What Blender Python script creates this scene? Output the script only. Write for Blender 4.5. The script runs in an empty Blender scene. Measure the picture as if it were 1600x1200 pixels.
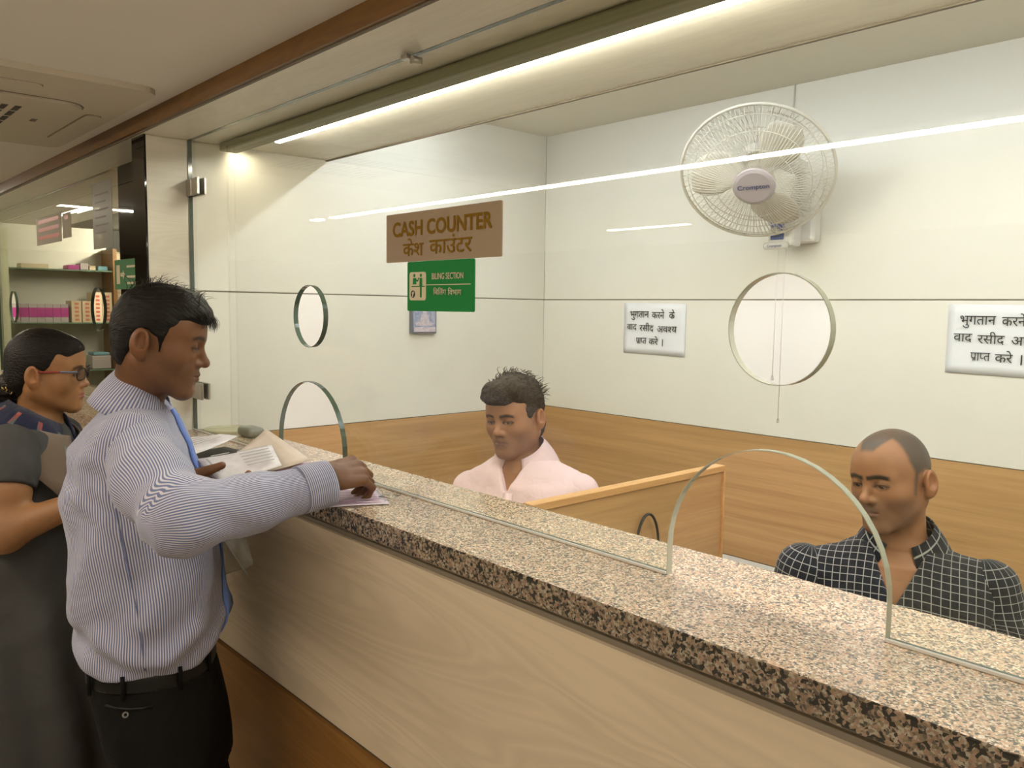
import bpy, bmesh, math, random
import numpy as np
from mathutils import Vector, Matrix
S = bpy.context.scene
COL = S.collection
PI = math.pi

# ------------------------------------------------------------------ camera
CAM = np.array([0.0, -0.997, 1.62]); FPX = 1279.08
YAW, PITCH, ROLL = math.radians(137.83877), math.radians(-5.20524), math.radians(0.773816)
_w = np.array([math.cos(PITCH)*math.cos(YAW), math.cos(PITCH)*math.sin(YAW), math.sin(PITCH)])
_r = np.cross(_w, [0, 0, 1]); _r /= np.linalg.norm(_r); _u = np.cross(_r, _w)
CR = math.cos(ROLL)*_r + math.sin(ROLL)*_u
CU = -math.sin(ROLL)*_r + math.cos(ROLL)*_u
cd = bpy.data.cameras.new('camera'); cd.sensor_fit = 'HORIZONTAL'; cd.sensor_width = 36
cd.lens = 36*FPX/1600; cd.clip_start = 0.02; cd.clip_end = 60
cam = bpy.data.objects.new('camera', cd); COL.objects.link(cam)
m4 = Matrix.Identity(4)
for i in range(3):
    m4[i][0] = CR[i]; m4[i][1] = CU[i]; m4[i][2] = -_w[i]; m4[i][3] = CAM[i]
cam.matrix_world = m4
S.camera = cam
S.view_settings.view_transform = 'Standard'; S.view_settings.look = 'None'
S.view_settings.gamma = 1; S.view_settings.use_curve_mapping = False
S.view_settings.exposure = 0.0
S.cycles.max_bounces = 10; S.cycles.diffuse_bounces = 5; S.cycles.glossy_bounces = 4
S.cycles.transparent_max_bounces = 12; S.cycles.transmission_bounces = 6
S.cycles.caustics_reflective = False; S.cycles.caustics_refractive = False
S.cycles.sample_clamp_indirect = 4.0
wd = bpy.data.worlds.new('world'); S.world = wd; wd.use_nodes = True
wd.node_tree.nodes['Background'].inputs[0].default_value = (1, .9, .75, 1)
wd.node_tree.nodes['Background'].inputs[1].default_value = 0.15

# light levels of the fixtures (watts / emission), all in one place
E_STRIP = 94.0       # strip along the booth soffit
E_INNER = 50.0       # cove strip on the booth's inner ceiling
E_BATTEN = 118.0      # long batten on the corridor ceiling
E_PHARM_FILL = 210.0  # added tube, out of sight, brightening the pharmacy shelves
E_PUCK = 220.0

def pt(px, py, d):
    """world point seen at a photo pixel, d metres deep"""
    return CAM + d*(_w + CR*(px-800)/FPX - CU*(py-600)/FPX)
def srgb(r, g, b):
    f = lambda c: (c/255/12.92) if c/255 <= .04045 else ((c/255+.055)/1.055)**2.4
    return (f(r), f(g), f(b), 1)

# ------------------------------------------------------------------ materials
def mat(name, col=(.5,.5,.5,1), rough=.5, metal=0, spec=.5, emit=None, es=1, sub=0, coat=0):
    m = bpy.data.materials.new(name); m.use_nodes = True
    b = m.node_tree.nodes['Principled BSDF']
    b.inputs['Base Color'].default_value = col; b.inputs['Roughness'].default_value = rough
    b.inputs['Metallic'].default_value = metal; b.inputs['Specular IOR Level'].default_value = spec
    if coat: b.inputs['Coat Weight'].default_value = coat
    if sub:
        b.inputs['Subsurface Weight'].default_value = sub
        b.inputs['Subsurface Radius'].default_value = (.012, .005, .003)
        b.inputs['Subsurface Scale'].default_value = .5
    if emit:
        b.inputs['Emission Color'].default_value = emit; b.inputs['Emission Strength'].default_value = es
    return m
class N:
    def __init__(s, m): s.t = m.node_tree; s.b = s.t.nodes['Principled BSDF']
    def n(s, k, **kw):
        x = s.t.nodes.new(k)
        for a, v in kw.items():
            if a.startswith('i_'):
                key = a[2:].replace('_', ' ')
                x.inputs[int(key) if key.isdigit() else key].default_value = v
            else: setattr(x, a, v)
        return x
    def l(s, a, ao, b, bi): s.t.links.new(a.outputs[ao], b.inputs[bi])
    def coords(s, scale=(1,1,1), rot=(0,0,0), kind='Object'):
        tc = s.n('ShaderNodeTexCoord'); mp = s.n('ShaderNodeMapping')
        mp.inputs['Scale'].default_value = scale; mp.inputs['Rotation'].default_value = rot
        s.l(tc, kind, mp, 'Vector'); return mp
    def ramp(s, stops):
        r = s.n('ShaderNodeValToRGB'); e = r.color_ramp.elements
        e[0].position, e[0].color = stops[0]; e[1].position, e[1].color = stops[-1]
        for p, c in stops[1:-1]:
            x = e.new(p); x.color = c
        return r
def laminate(name, c1, c2, scale=(1.2,14,14), rough=.35, bump=.15, dist=1.5, spec=.4, wave=.14):
    """laminate with wood grain running along local x"""
    m = mat(name, c1, rough, spec=spec); k = N(m)
    mp = k.coords(scale); no = k.n('ShaderNodeTexNoise', i_Scale=1.6, i_Detail=9.0, i_Roughness=.66, i_Distortion=dist*.35)
    k.l(mp, 0, no, 'Vector')
    mp2 = k.coords((scale[0]*.55, scale[1]*.28, scale[2]*.28)); n2 = k.n('ShaderNodeTexNoise', i_Scale=2.0, i_Detail=3.0, i_Distortion=dist*.5); k.l(mp2, 0, n2, 'Vector')
    wv = k.n('ShaderNodeMath', operation='MULTIPLY'); wv.inputs[1].default_value = 26.0; k.l(n2, 'Fac', wv, 0)
    fr_ = k.n('ShaderNodeMath', operation='PINGPONG'); fr_.inputs[1].default_value = 1.0; k.l(wv, 0, fr_, 0)
    mx0 = k.n('ShaderNodeMix', data_type='FLOAT'); mx0.inputs[0].default_value = .45; k.l(no, 'Fac', mx0, 2); k.l(n2, 'Fac', mx0, 3)
    mx = k.n('ShaderNodeMix', data_type='FLOAT'); mx.inputs[0].default_value = wave; k.l(mx0, 0, mx, 2); k.l(fr_, 0, mx, 3)
    r = k.ramp([(.33, c2), (.48, tuple((a+b)/2 for a, b in zip(c1, c2))), (.62, c1)])
    k.l(mx, 0, r, 'Fac'); k.l(r, 'Color', k.b, 'Base Color')
    bp = k.n('ShaderNodeBump', i_Strength=bump, i_Distance=.002); k.l(mx, 0, bp, 'Height'); k.l(bp, 0, k.b, 'Normal')
    return m
def noisy(name, c1, c2, scale=8, rough=.6, bump=.1, spec=.4, bscale=60):
    m = mat(name, c1, rough, spec=spec); k = N(m); mp = k.coords()
    no = k.n('ShaderNodeTexNoise', i_Scale=float(scale), i_Detail=5.0); k.l(mp, 0, no, 'Vector')
    r = k.ramp([(.35, c2), (.65, c1)]); k.l(no, 'Fac', r, 'Fac'); k.l(r, 'Color', k.b, 'Base Color')
    n2 = k.n('ShaderNodeTexNoise', i_Scale=float(bscale), i_Detail=3.0); k.l(mp, 0, n2, 'Vector')
    bp = k.n('ShaderNodeBump', i_Strength=bump, i_Distance=.002); k.l(n2, 'Fac', bp, 'Height'); k.l(bp, 0, k.b, 'Normal')
    return m
M = {}
M['cream'] = noisy('cream_laminate', (.80,.775,.70,1), (.78,.755,.68,1), 3, .32, .03)
M['cream2'] = laminate('pale_grain_laminate', (.84,.80,.69,1), (.75,.71,.61,1), (1.2,16,16), .3, .2)
M['ceil'] = noisy('ceiling_paint', (.84,.81,.76,1), (.82,.79,.74,1), 2, .8, .05)
M['inceil'] = noisy('inner_ceiling_paint', (.86,.83,.74,1), (.84,.81,.72,1), 2, .7, .05)
M['front'] = laminate('counter_front_laminate', (.56,.455,.325,1), (.49,.395,.28,1), (.55,9,9), .38, .3, 2.6, wave=.30)
M['oak'] = laminate('oak_laminate', (.54,.33,.15,1), (.37,.205,.085,1), (.8,34,34), .35, .08, .8, wave=.05)
M['oakdark'] = laminate('dark_oak_laminate', (.17,.075,.012,1), (.10,.042,.006,1), (1.3,14,14), .4, .12)
M['oakbase'] = laminate('counter_base_laminate', (.26,.125,.035,1), (.17,.075,.018,1), (.9,18,18), .4, .12)
M['oaklight'] = laminate('light_oak_lipping', (.62,.36,.15,1), (.5,.27,.1,1), (1.3,20,20), .4, .1)
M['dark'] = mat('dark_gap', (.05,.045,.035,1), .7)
M['groove'] = mat('groove_backing', (.22,.20,.15,1), .8)  # dull backing tone shown in open joints
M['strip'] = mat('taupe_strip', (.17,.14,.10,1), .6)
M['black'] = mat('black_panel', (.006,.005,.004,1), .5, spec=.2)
M['olive'] = mat('olive_profile', (.17,.16,.07,1), .5)
M['steel'] = mat('brushed_steel', (.55,.52,.47,1), .3, metal=1)
M['white'] = mat('white_plastic', (.72,.70,.66,1), .35)
M['acwhite'] = mat('unit_plastic', (.60,.54,.44,1), .45)
M['paper'] = mat('paper', (.80,.81,.84,1), .7)
M['ink'] = mat('black_ink', (.02,.022,.02,1), .6)
M['floor'] = noisy('floor_tile', (.50,.46,.38,1), (.45,.41,.34,1), 4, .25, .02)
M['corr'] = noisy('corridor_wall_paint', (.42,.36,.27,1), (.39,.33,.25,1), 2, .7, .05)
M['brownceil'] = mat('unlit_brown_ceiling', (.07,.05,.025,1), .7)  # the pharmacy ceiling's lack of light put into a dark colour
M['bead'] = mat('clear_silicone_bead', (.62,.60,.55,1), .18, spec=.8)
M['rubber'] = mat('black_cable', (.012,.012,.012,1), .5)

# granite: warm pink-tan crystals with grey and black specks
def granite(name, gain, darkf, rough, spec, sc=1.0):
    g = mat(name, (.4,.3,.2,1), rough, spec=spec); k = N(g); mp = k.coords()
    dn = k.n('ShaderNodeTexNoise', i_Scale=130.0, i_Detail=3.0); k.l(mp, 0, dn, 'Vector')
    va = k.n('ShaderNodeVectorMath', operation='MULTIPLY_ADD'); va.inputs[1].default_value = (.0045,)*3
    k.l(dn, 'Color', va, 0); k.l(mp, 0, va, 2)
    v1 = k.n('ShaderNodeTexVoronoi', i_Scale=430.0*sc); k.l(va, 0, v1, 'Vector')
    v2 = k.n('ShaderNodeTexVoronoi', i_Scale=270.0*sc); k.l(va, 0, v2, 'Vector')
    s1 = k.n('ShaderNodeSeparateColor'); k.l(v1, 'Color', s1, 0)
    s2 = k.n('ShaderNodeSeparateColor'); k.l(v2, 'Color', s2, 0)
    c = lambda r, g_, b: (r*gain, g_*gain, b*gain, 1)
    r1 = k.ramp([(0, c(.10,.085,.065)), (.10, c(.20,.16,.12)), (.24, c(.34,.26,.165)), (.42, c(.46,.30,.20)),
                 (.62, c(.53,.36,.25)), (.82, c(.62,.54,.41)), (1, c(.46,.42,.34))])
    r1.color_ramp.interpolation = 'CONSTANT'; k.l(s1, 0, r1, 'Fac')
    r2 = k.ramp([(0, (0,0,0,1)), (darkf, (0,0,0,1)), (darkf+.02, (1,1,1,1)), (1, (1,1,1,1))]); k.l(s2, 1, r2, 'Fac')
    big = k.n('ShaderNodeTexNoise', i_Scale=14.0, i_Detail=2.0); k.l(mp, 0, big, 'Vector')
    mx = k.n('ShaderNodeMix', data_type='RGBA'); mx.inputs[6].default_value = (.09*gain**2,.08*gain**2,.065*gain**2,1)
    k.l(r2, 'Color', mx, 0); k.l(r1, 'Color', mx, 7)
    hs = k.n('ShaderNodeHueSaturation'); k.l(mx, 2, hs, 'Color')
    mr = k.n('ShaderNodeMapRange'); mr.inputs[3].default_value = .75; mr.inputs[4].default_value = 1.2
    k.l(big, 'Fac', mr, 0); k.l(mr, 0, hs, 'Value'); k.l(hs, 0, k.b, 'Base Color'); return g
M['granite'] = granite('polished_granite', 1.12, .13, .15, 1.0)
M['granedge'] = granite('shaded_granite_edge', .50, .26, .12, .6, .72)   # darker copy of the top: the edge's dimmer light put into its colour

def glassmat(name, tint, f0=.08, rough=.0, extra=0.0, ecol=(.5,.5,.5,1)):
    """thin sheet: tinted see-through plus Schlick mirror, symmetric for both faces"""
    m = bpy.data.materials.new(name); m.use_nodes = True; t = m.node_tree; t.nodes.clear()
    out = t.nodes.new('ShaderNodeOutputMaterial'); mix = t.nodes.new('ShaderNodeMixShader')
    tr = t.nodes.new('ShaderNodeBsdfTransparent'); tr.inputs[0].default_value = tint
    gl = t.nodes.new('ShaderNodeBsdfGlossy'); gl.inputs['Roughness'].default_value = rough
    ge = t.nodes.new('ShaderNodeNewGeometry'); dot = t.nodes.new('ShaderNodeVectorMath'); dot.operation = 'DOT_PRODUCT'
    t.links.new(ge.outputs['Incoming'], dot.inputs[0]); t.links.new(ge.outputs['Normal'], dot.inputs[1])
    def mth(op, a=None, b=None, av=None, bv=None):
        x = t.nodes.new('ShaderNodeMath'); x.operation = op
        if a is not None: t.links.new(a, x.inputs[0])
        if b is not None: t.links.new(b, x.inputs[1])
        if av is not None: x.inputs[0].default_value = av
        if bv is not None: x.inputs[1].default_value = bv
        return x.outputs[0]
    ab = mth('ABSOLUTE', dot.outputs['Value']); om = mth('SUBTRACT', None, ab, av=1.0)
    pw = mth('POWER', om, bv=5.0); ml = mth('MULTIPLY', pw, bv=1-f0); ad = mth('ADD', ml, bv=f0)
    t.links.new(ad, mix.inputs[0]); t.links.new(tr.outputs[0], mix.inputs[1]); t.links.new(gl.outputs[0], mix.inputs[2])
    last = mix.outputs[0]
    if extra:
        df = t.nodes.new('ShaderNodeBsdfDiffuse'); df.inputs[0].default_value = ecol
        m2 = t.nodes.new('ShaderNodeMixShader'); m2.inputs[0].default_value = extra
        t.links.new(last, m2.inputs[1]); t.links.new(df.outputs[0], m2.inputs[2]); last = m2.outputs[0]
    t.links.new(last, out.inputs[0]); return m
M['glass'] = glassmat('screen_glass', (.955,.965,.925,1), .045)
M['clear'] = glassmat('clear_plastic', (.75,.74,.70,1), .08, .25, .35, (.45,.42,.36,1))
M['lens'] = glassmat('spectacle_lens', (.85,.85,.85,1), .05)
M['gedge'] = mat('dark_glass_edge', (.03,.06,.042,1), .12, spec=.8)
M['gedgel'] = mat('lit_glass_edge', (.42,.43,.34,1), .15, spec=.8)  # lit copy: light on the near openings put into a pale colour

# ------------------------------------------------------------------ mesh helpers
def link(name, me, m=None, parent=None, smooth=False, loc=None):
    o = bpy.data.objects.new(name, me); COL.objects.link(o)
    if m is not None:
        for q in (m if isinstance(m, (list, tuple)) else [m]): me.materials.append(q)
    if parent is not None: o.parent = parent
    if loc is not None: o.location = loc
    if smooth:
        me.polygons.foreach_set('use_smooth', [True]*len(me.polygons))
    return o
def fin(name, bm, m, parent=None, smooth=False, loc=None):
    me = bpy.data.meshes.new(name); bm.normal_update(); bm.to_mesh(me); bm.free()
    return link(name, me, m, parent, smooth, loc)
def box(bm, x0, x1, y0, y1, z0, z1, bev=0, seg=2):
    r = bmesh.ops.create_cube(bm, size=1)
    vs = r['verts']
    for v in vs:
        v.co = Vector(((x0+x1)/2+v.co.x*(x1-x0), (y0+y1)/2+v.co.y*(y1-y0), (z0+z1)/2+v.co.z*(z1-z0)))
    if bev:
        es = list({e for v in vs for e in v.link_edges})
        bmesh.ops.bevel(bm, geom=es, offset=bev, segments=seg, affect='EDGES', profile=.5)
    return bm
def bx(name, x0, x1, y0, y1, z0, z1, m, parent=None, bev=0, seg=2, smooth=False):
    """box; its origin sits at its lower centre when top-level"""
    bm = bmesh.new(); box(bm, x0, x1, y0, y1, z0, z1, bev, seg)
    o = (0, 0, 0)
    if parent is None:
        o = ((x0+x1)/2, (y0+y1)/2, z0); bmesh.ops.translate(bm, verts=bm.verts, vec=[-c for c in o])
    return fin(name, bm, m, parent, smooth, o)
def tube(bm, pts, r, n=8, caps=True, closed=False):
    pts = [Vector(p) for p in pts]; rings = []
    L_ = len(pts); up = None
    for i, p in enumerate(pts):
        if closed: d = pts[(i+1) % L_]-pts[i-1]
        else: d = pts[min(i+1, L_-1)]-pts[max(i-1, 0)]
        d.normalize()
        if up is None: up = d.orthogonal()
        up = (up-d*up.dot(d)).normalized(); s = d.cross(up)
        rr = r[i] if isinstance(r, (list, tuple)) else r
        rings.append([bm.verts.new(p+(up*math.cos(2*PI*k_/n)+s*math.sin(2*PI*k_/n))*rr) for k_ in range(n)])
    for i in range(L_ if closed else L_-1):
        a, b = rings[i], rings[(i+1) % L_]
        if closed and i == L_-1:
            off = min(range(n), key=lambda o_: (b[o_].co-a[0].co).length)
            b = b[off:]+b[:off]
        for k_ in range(n):
            bm.faces.new((a[k_], a[(k_+1) % n], b[(k_+1) % n], b[k_]))
    if caps and not closed:
        bm.faces.new(rings[0][::-1]); bm.faces.new(rings[-1])
    return bm
def tb(name, pts, r, m, parent=None, n=8, closed=False):
    bm = bmesh.new(); tube(bm, pts, r, n, closed=closed); return fin(name, bm, m, parent, True)
def lathe(bm, prof, n=32, mtx=None):
    """profile [(radius, height)] about z, moved by mtx"""
    rings = []
    for r_, z in prof:
        if r_ < 1e-6: rings.append([bm.verts.new((0, 0, z))])
        else: rings.append([bm.verts.new((r_*math.cos(2*PI*i/n), r_*math.sin(2*PI*i/n), z)) for i in range(n)])
    for a, b in zip(rings, rings[1:]):
        for i in range(n):
            j = (i+1) % n
            if len(a) == 1 and len(b) == 1: continue
            if len(a) == 1: bm.faces.new((a[0], b[i], b[j]))
            elif len(b) == 1: bm.faces.new((a[i], a[j], b[0]))
            else: bm.faces.new((a[i], a[j], b[j], b[i]))
    if mtx is not None:
        bmesh.ops.transform(bm, matrix=mtx, verts=[v for r_ in rings for v in r_])
    return bm
def prism(bm, pts2, thick, mtx):
    """extrude a flat outline (list of xy) by thick along local z"""
    lo = [bm.verts.new(mtx @ Vector((x, y, 0))) for x, y in pts2]
    hi = [bm.verts.new(mtx @ Vector((x, y, thick))) for x, y in pts2]
    bm.faces.new(lo[::-1]); bm.faces.new(hi)
    n = len(lo)
    for i in range(n): bm.faces.new((lo[i], lo[(i+1) % n], hi[(i+1) % n], hi[i]))
    return bm
def empty(name, loc):
    o = bpy.data.objects.new(name, None); COL.objects.link(o); o.location = loc; o.empty_display_size = .05; return o
def under(o, parent):
    """parent o, already built in world coordinates, under an Empty without moving it"""
    o.parent = parent; o.matrix_parent_inverse = Matrix.Translation(parent.location).inverted(); return o
def tag(o, label, cat, group=None):
    o['label'] = label; o['category'] = cat
    if group: o['group'] = group
    return o
def struct(o): o['kind'] = 'structure'; return o

# lettering ---------------------------------------------------------------
def glyphs(tokens, bold=0.0, size=1.0):
    """tokens: strings; ('half', ch) keeps a letter without its stem; ('ra',) adds the slanted ra stroke.
    returns list of polygons meshes as (verts, faces) and the total width"""
    bm = bmesh.new(); x = 0.0
    def adv(s):
        return W(s+'|')-W('|')
    def curve(s):
        c = bpy.data.curves.new('glyph', 'FONT'); c.body = s; c.size = size
        c.resolution_u = 3
        o = bpy.data.objects.new('glyph', c); COL.objects.link(o)
        bpy.context.view_layer.update()
        me = bpy.data.meshes.new_from_object(o.evaluated_get(bpy.context.evaluated_depsgraph_get()))
        bpy.data.objects.remove(o); bpy.data.curves.remove(c); return me
    def W(s):
        me = curve(s); xs = [v.co.x for v in me.vertices]; w = max(xs) if xs else 0
        bpy.data.meshes.remove(me); return w
    for t in tokens:
        if isinstance(t, str): s, half = t, 0
        elif t[0] == 'half': s, half = t[1], t[2]
        elif t[0] == 'sp': x += t[1]*size; continue
        elif t[0] == 'ra':
            a = (x-.20*size, .13*size); b = (x-.34*size, .0*size)
            nx, ny = .025*size, -.025*size
            vs = [bm.verts.new((a[0]-nx, a[1]-ny, 0)), bm.verts.new((b[0]-nx, b[1]-ny, 0)), bm.verts.new((b[0]+nx, b[1]+ny, 0)), bm.verts.new((a[0]+nx, a[1]+ny, 0))]
            bm.faces.new(vs); continue
        me = curve(s); bg = bmesh.new(); bg.from_mesh(me)
        a = adv(s)
        if half:
            bmesh.ops.bisect_plane(bg, geom=bg.verts[:]+bg.edges[:]+bg.faces[:], plane_co=(a*half, 0, 0), plane_no=(1, 0, 0), clear_outer=True)
            a = a*half
        for v in bg.verts: v.co.x += x
        bg.to_mesh(me); bg.free(); bm.from_mesh(me); bpy.data.meshes.remove(me)
        x += a
    return bm, x
def lettering(tokens, size, origin, xdir, ydir, m, parent, bold=0.0, width=None, height=None, center=False, name='lettering'):
    if isinstance(tokens, str): tokens = [tokens]
    bm, w = glyphs(tokens, bold)
    if bold:
        me = bpy.data.meshes.new('x'); bm.to_mesh(me)
        for k_, (dx, dy) in enumerate(((bold, 0), (-bold, 0), (0, bold), (0, -bold), (bold*.7, bold*.7), (-bold*.7, -bold*.7), (bold*.7, -bold*.7), (-bold*.7, bold*.7))):
            n0 = len(bm.verts); bm.from_mesh(me); bm.verts.ensure_lookup_table()
            for v in bm.verts[n0:]: v.co.x += dx; v.co.y += dy; v.co.z += .0014*(k_+1)
        bpy.data.meshes.remove(me)
    for v in bm.verts: v.co.x *= size; v.co.y *= size; v.co.z *= .05
    xs = [v.co.x for v in bm.verts]; ys = [v.co.y for v in bm.verts]
    x0, x1 = min(xs), max(xs)
    sx = (width/(x1-x0)) if width else 1
    sy = (height/(max(ys)-min(ys))) if height else (sx if width else 1)
    yb = min(ys) if height else 0
    xd, yd = Vector(xdir).normalized(), Vector(ydir).normalized(); o = Vector(origin)
    for v in bm.verts:
        X = (v.co.x-(x0+x1)/2)*sx if center else (v.co.x-x0)*sx
        Y = (v.co.y-yb)*sy
        v.co = o+xd*X+yd*Y+xd.cross(yd)*v.co.z
    ob = fin(name, bm, m)
    if parent is not None: under(ob, parent)
    return ob

# ------------------------------------------------------------------ the setting
XL, YB, ZS, ZC, ZI, ZT = -2.631, 1.571, 2.134, 2.178, 2.376, 1.22
XR = 1.3
struct(bx('floor', -10, 3.2, -4.6, 2.6, -.05, 0, M['floor']))
struct(bx('ceiling', -10, 3.2, -4.6, -.15, ZC, ZC+.12, M['ceil']))
# soffit over counter, running past the pier as well
struct(bx('ceiling', -10, XR, -.145, .49, ZS, ZI+.1, M['cream2']))
struct(bx('ceiling', XL-.01, XR, .49, YB+.05, ZI, ZI+.1, M['inceil']))
struct(bx('ceiling', -10, XL-.1, .49, 2.6, ZS, ZS+.1, M['brownceil']))
tr = struct(bx('trim_1', -10, 3.2, -.160, -.145, ZS, ZC+.001, M['oakdark']))
struct(bx('trim_2', -10, 3.2, -.149, -.143, ZS-.003, ZS, M['strip']))
struct(bx('trim_4', XL-.112, XL-.0005, -.131, -.1255, 0, ZS, mat('black_glass', (.004,.003,.002,1), .04, spec=.5)))
struct(bx('trim_3', XL, XR, .484, .492, ZS-.004, ZS+.002, M['strip']))
# back wall: dark backing with laminate panels standing proud, the joints open
wb = struct(bx('wall_back', XL-.1, XR+.1, YB+.004, YB+.1, 0, ZI+.1, M['groove']))
wl = struct(bx('wall_left', XL-.1, XL-.004, -.125, YB+.1, 0, ZS, M['groove']))
wl2 = struct(bx('wall_left', XL-.1, XL-.004, .49, YB+.1, ZS, ZI, M['groove']))
struct(bx('wall_right', XR, XR+.1, -.16, YB+.1, 0, ZI+.1, M['cream']))
def panel(name, par, *a):
    o = bx(name, *a[:6], a[6], parent=None, bev=.0008, seg=1); return under2(o, par)
def under2(o, par):
    mw = o.matrix_world.copy(); loc = o.location.copy()
    o.parent = par; o.location = loc-par.location; return o
Z1, Z2 = 1.19, 1.665
panel('wall_panel', wb, XL, XR, YB, YB+.008, Z2+.002, ZI, M['cream'])
panel('wall_panel', wb, XL, XR, YB, YB+.008, Z1+.003, Z2-.002, M['cream'])
panel('wood_panel', wb, XL, XR, YB-.002, YB+.008, .735, Z1, M['oak'])
panel('wall_panel', wb, XL, XR, YB, YB+.008, .0, .731, M['cream'])
def sidepanel(name, y0, y1, z0, z1, m, par):
    # grain runs along local x, so the panel mesh is built along x and turned
    bm = bmesh.new(); L_ = y1-y0; box(bm, -L_/2, L_/2, 0, .008, 0, z1-z0, .0008, 1)
    o = fin(name, bm, m); o.rotation_euler = (0, 0, PI/2); o.location = (XL-.0, (y0+y1)/2, z0)
    o.parent = par; o.location -= par.location; return o
sidepanel('wall_panel', 0.0, YB, Z2+.002, ZS, M['cream'], wl)
sidepanel('wall_panel', .49, YB, ZS, ZI, M['cream'], wl2)
sidepanel('wall_panel', 0.0, YB, Z1+.003, Z2-.002, M['cream'], wl)
sidepanel('wood_panel', .15, YB, .735, Z1, M['oak'], wl)
sidepanel('wall_panel', .15, YB, 0, .731, M['cream'], wl)
sidepanel('pier_panel', -.125, -.001, 0, ZS, M['cream2'], wl)
# corridor shell, behind and beside the camera
struct(bx('wall_front', -10, 3.2, -4.7, -4.6, 0, ZC+.1, M['corr']))
struct(bx('wall_right', 3.1, 3.2, -4.6, 0, 0, ZC+.1, M['corr']))
struct(bx('wall_end', -10, -9.9, -4.6, 2.6, 0, ZC+.1, M['corr']))
struct(bx('wall_right', XR+.1, 3.2, -.16, -.06, 0, ZC, M['corr']))

# ------------------------------------------------------------------ service counter
XC0, XC1 = XL, 1.25
ct = tag(empty('service_counter', (-.7, 0, 0)), 'long reception counter with beige front and brown wood base below the stone top', 'counter')
under(bx('front_panel', XC0, XC1, -.150, -.132, .735, 1.152, M['front']), ct)
under(bx('reveal_strip', XC0, XC1, -.142, -.125, 1.152, 1.178, M['strip']), ct)  # recessed taupe and dark strips above and below the front panel
under(bx('reveal_strip', XC0, XC1, -.135, -.125, .71, .735, M['dark']), ct)
under(bx('base_panel', XC0, XC1, -.146, -.128, .02, .716, M['oakbase']), ct)
under(bx('carcass', XC0, XC1, -.127, .12, .0, 1.1779, M['cream2']), ct)
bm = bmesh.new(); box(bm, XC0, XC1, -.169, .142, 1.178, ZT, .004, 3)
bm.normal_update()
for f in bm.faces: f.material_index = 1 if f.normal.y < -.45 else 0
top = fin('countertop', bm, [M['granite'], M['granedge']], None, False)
tag(top, 'polished speckled pink and brown granite slab on top of the long counter', 'countertop')
# clerks' desk, low behind the counter, and the partition between the clerks
dk = tag(empty('clerk_desk', (-.7, .4, 0)), 'low white work desk behind the granite counter', 'desk')
under(bx('desk_top', XL+.01, XC1, .145, .33, .84, .87, M['white']), dk)
under(bx('desk_panel', XL+.01, XC1, .146, .165, 0, .84, M['cream2']), dk)
pa = tag(empty('partition', (-1.208, .45, 0)), 'waist-high wood-grain partition between the two seated clerks', 'partition')
bm = bmesh.new(); Lp = .69; box(bm, -Lp/2, Lp/2, 0, .018, 0, 1.205)
pb = fin('partition_board', bm, M['oak']); pb.rotation_euler = (0, 0, PI/2); pb.location = (-1.197, .143+Lp/2, 0); under(pb, pa)
bm = bmesh.new(); box(bm, -Lp/2-.0, Lp/2+.006, 0, .03, 0, .016, .001, 1)
pc = fin('top_lipping', bm, M['oaklight']); pc.rotation_euler = (0, 0, PI/2); pc.location = (-1.191, .143+Lp/2, 1.205); under(pc, pa)
under(bx('end_lipping', -1.221, -1.191, .833, .841, 0, 1.205, M['oaklight']), pa)
cb = tb('loose_cable', [(-1.183, .470-.004*math.sin(t*3), .88) if t < 0 else (-1.183, .510-.040*math.cos(PI*t)+.006*t, 1.055+.09*math.sin(PI*t)**.8) for t in [i/16 for i in range(17)]][:0]+[(-1.183, .468, .88), (-1.183, .468, .98)]+[(-1.183, .510-.041*math.cos(PI*i/16)+.004*i/16, 1.055+.09*math.sin(PI*i/16)) for i in range(17)]+[(-1.183, .562, .96), (-1.183, .575, .88)], .0032, M['rubber'])
tag(cb, 'black cable looped up against the wood partition', 'cable')

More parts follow.
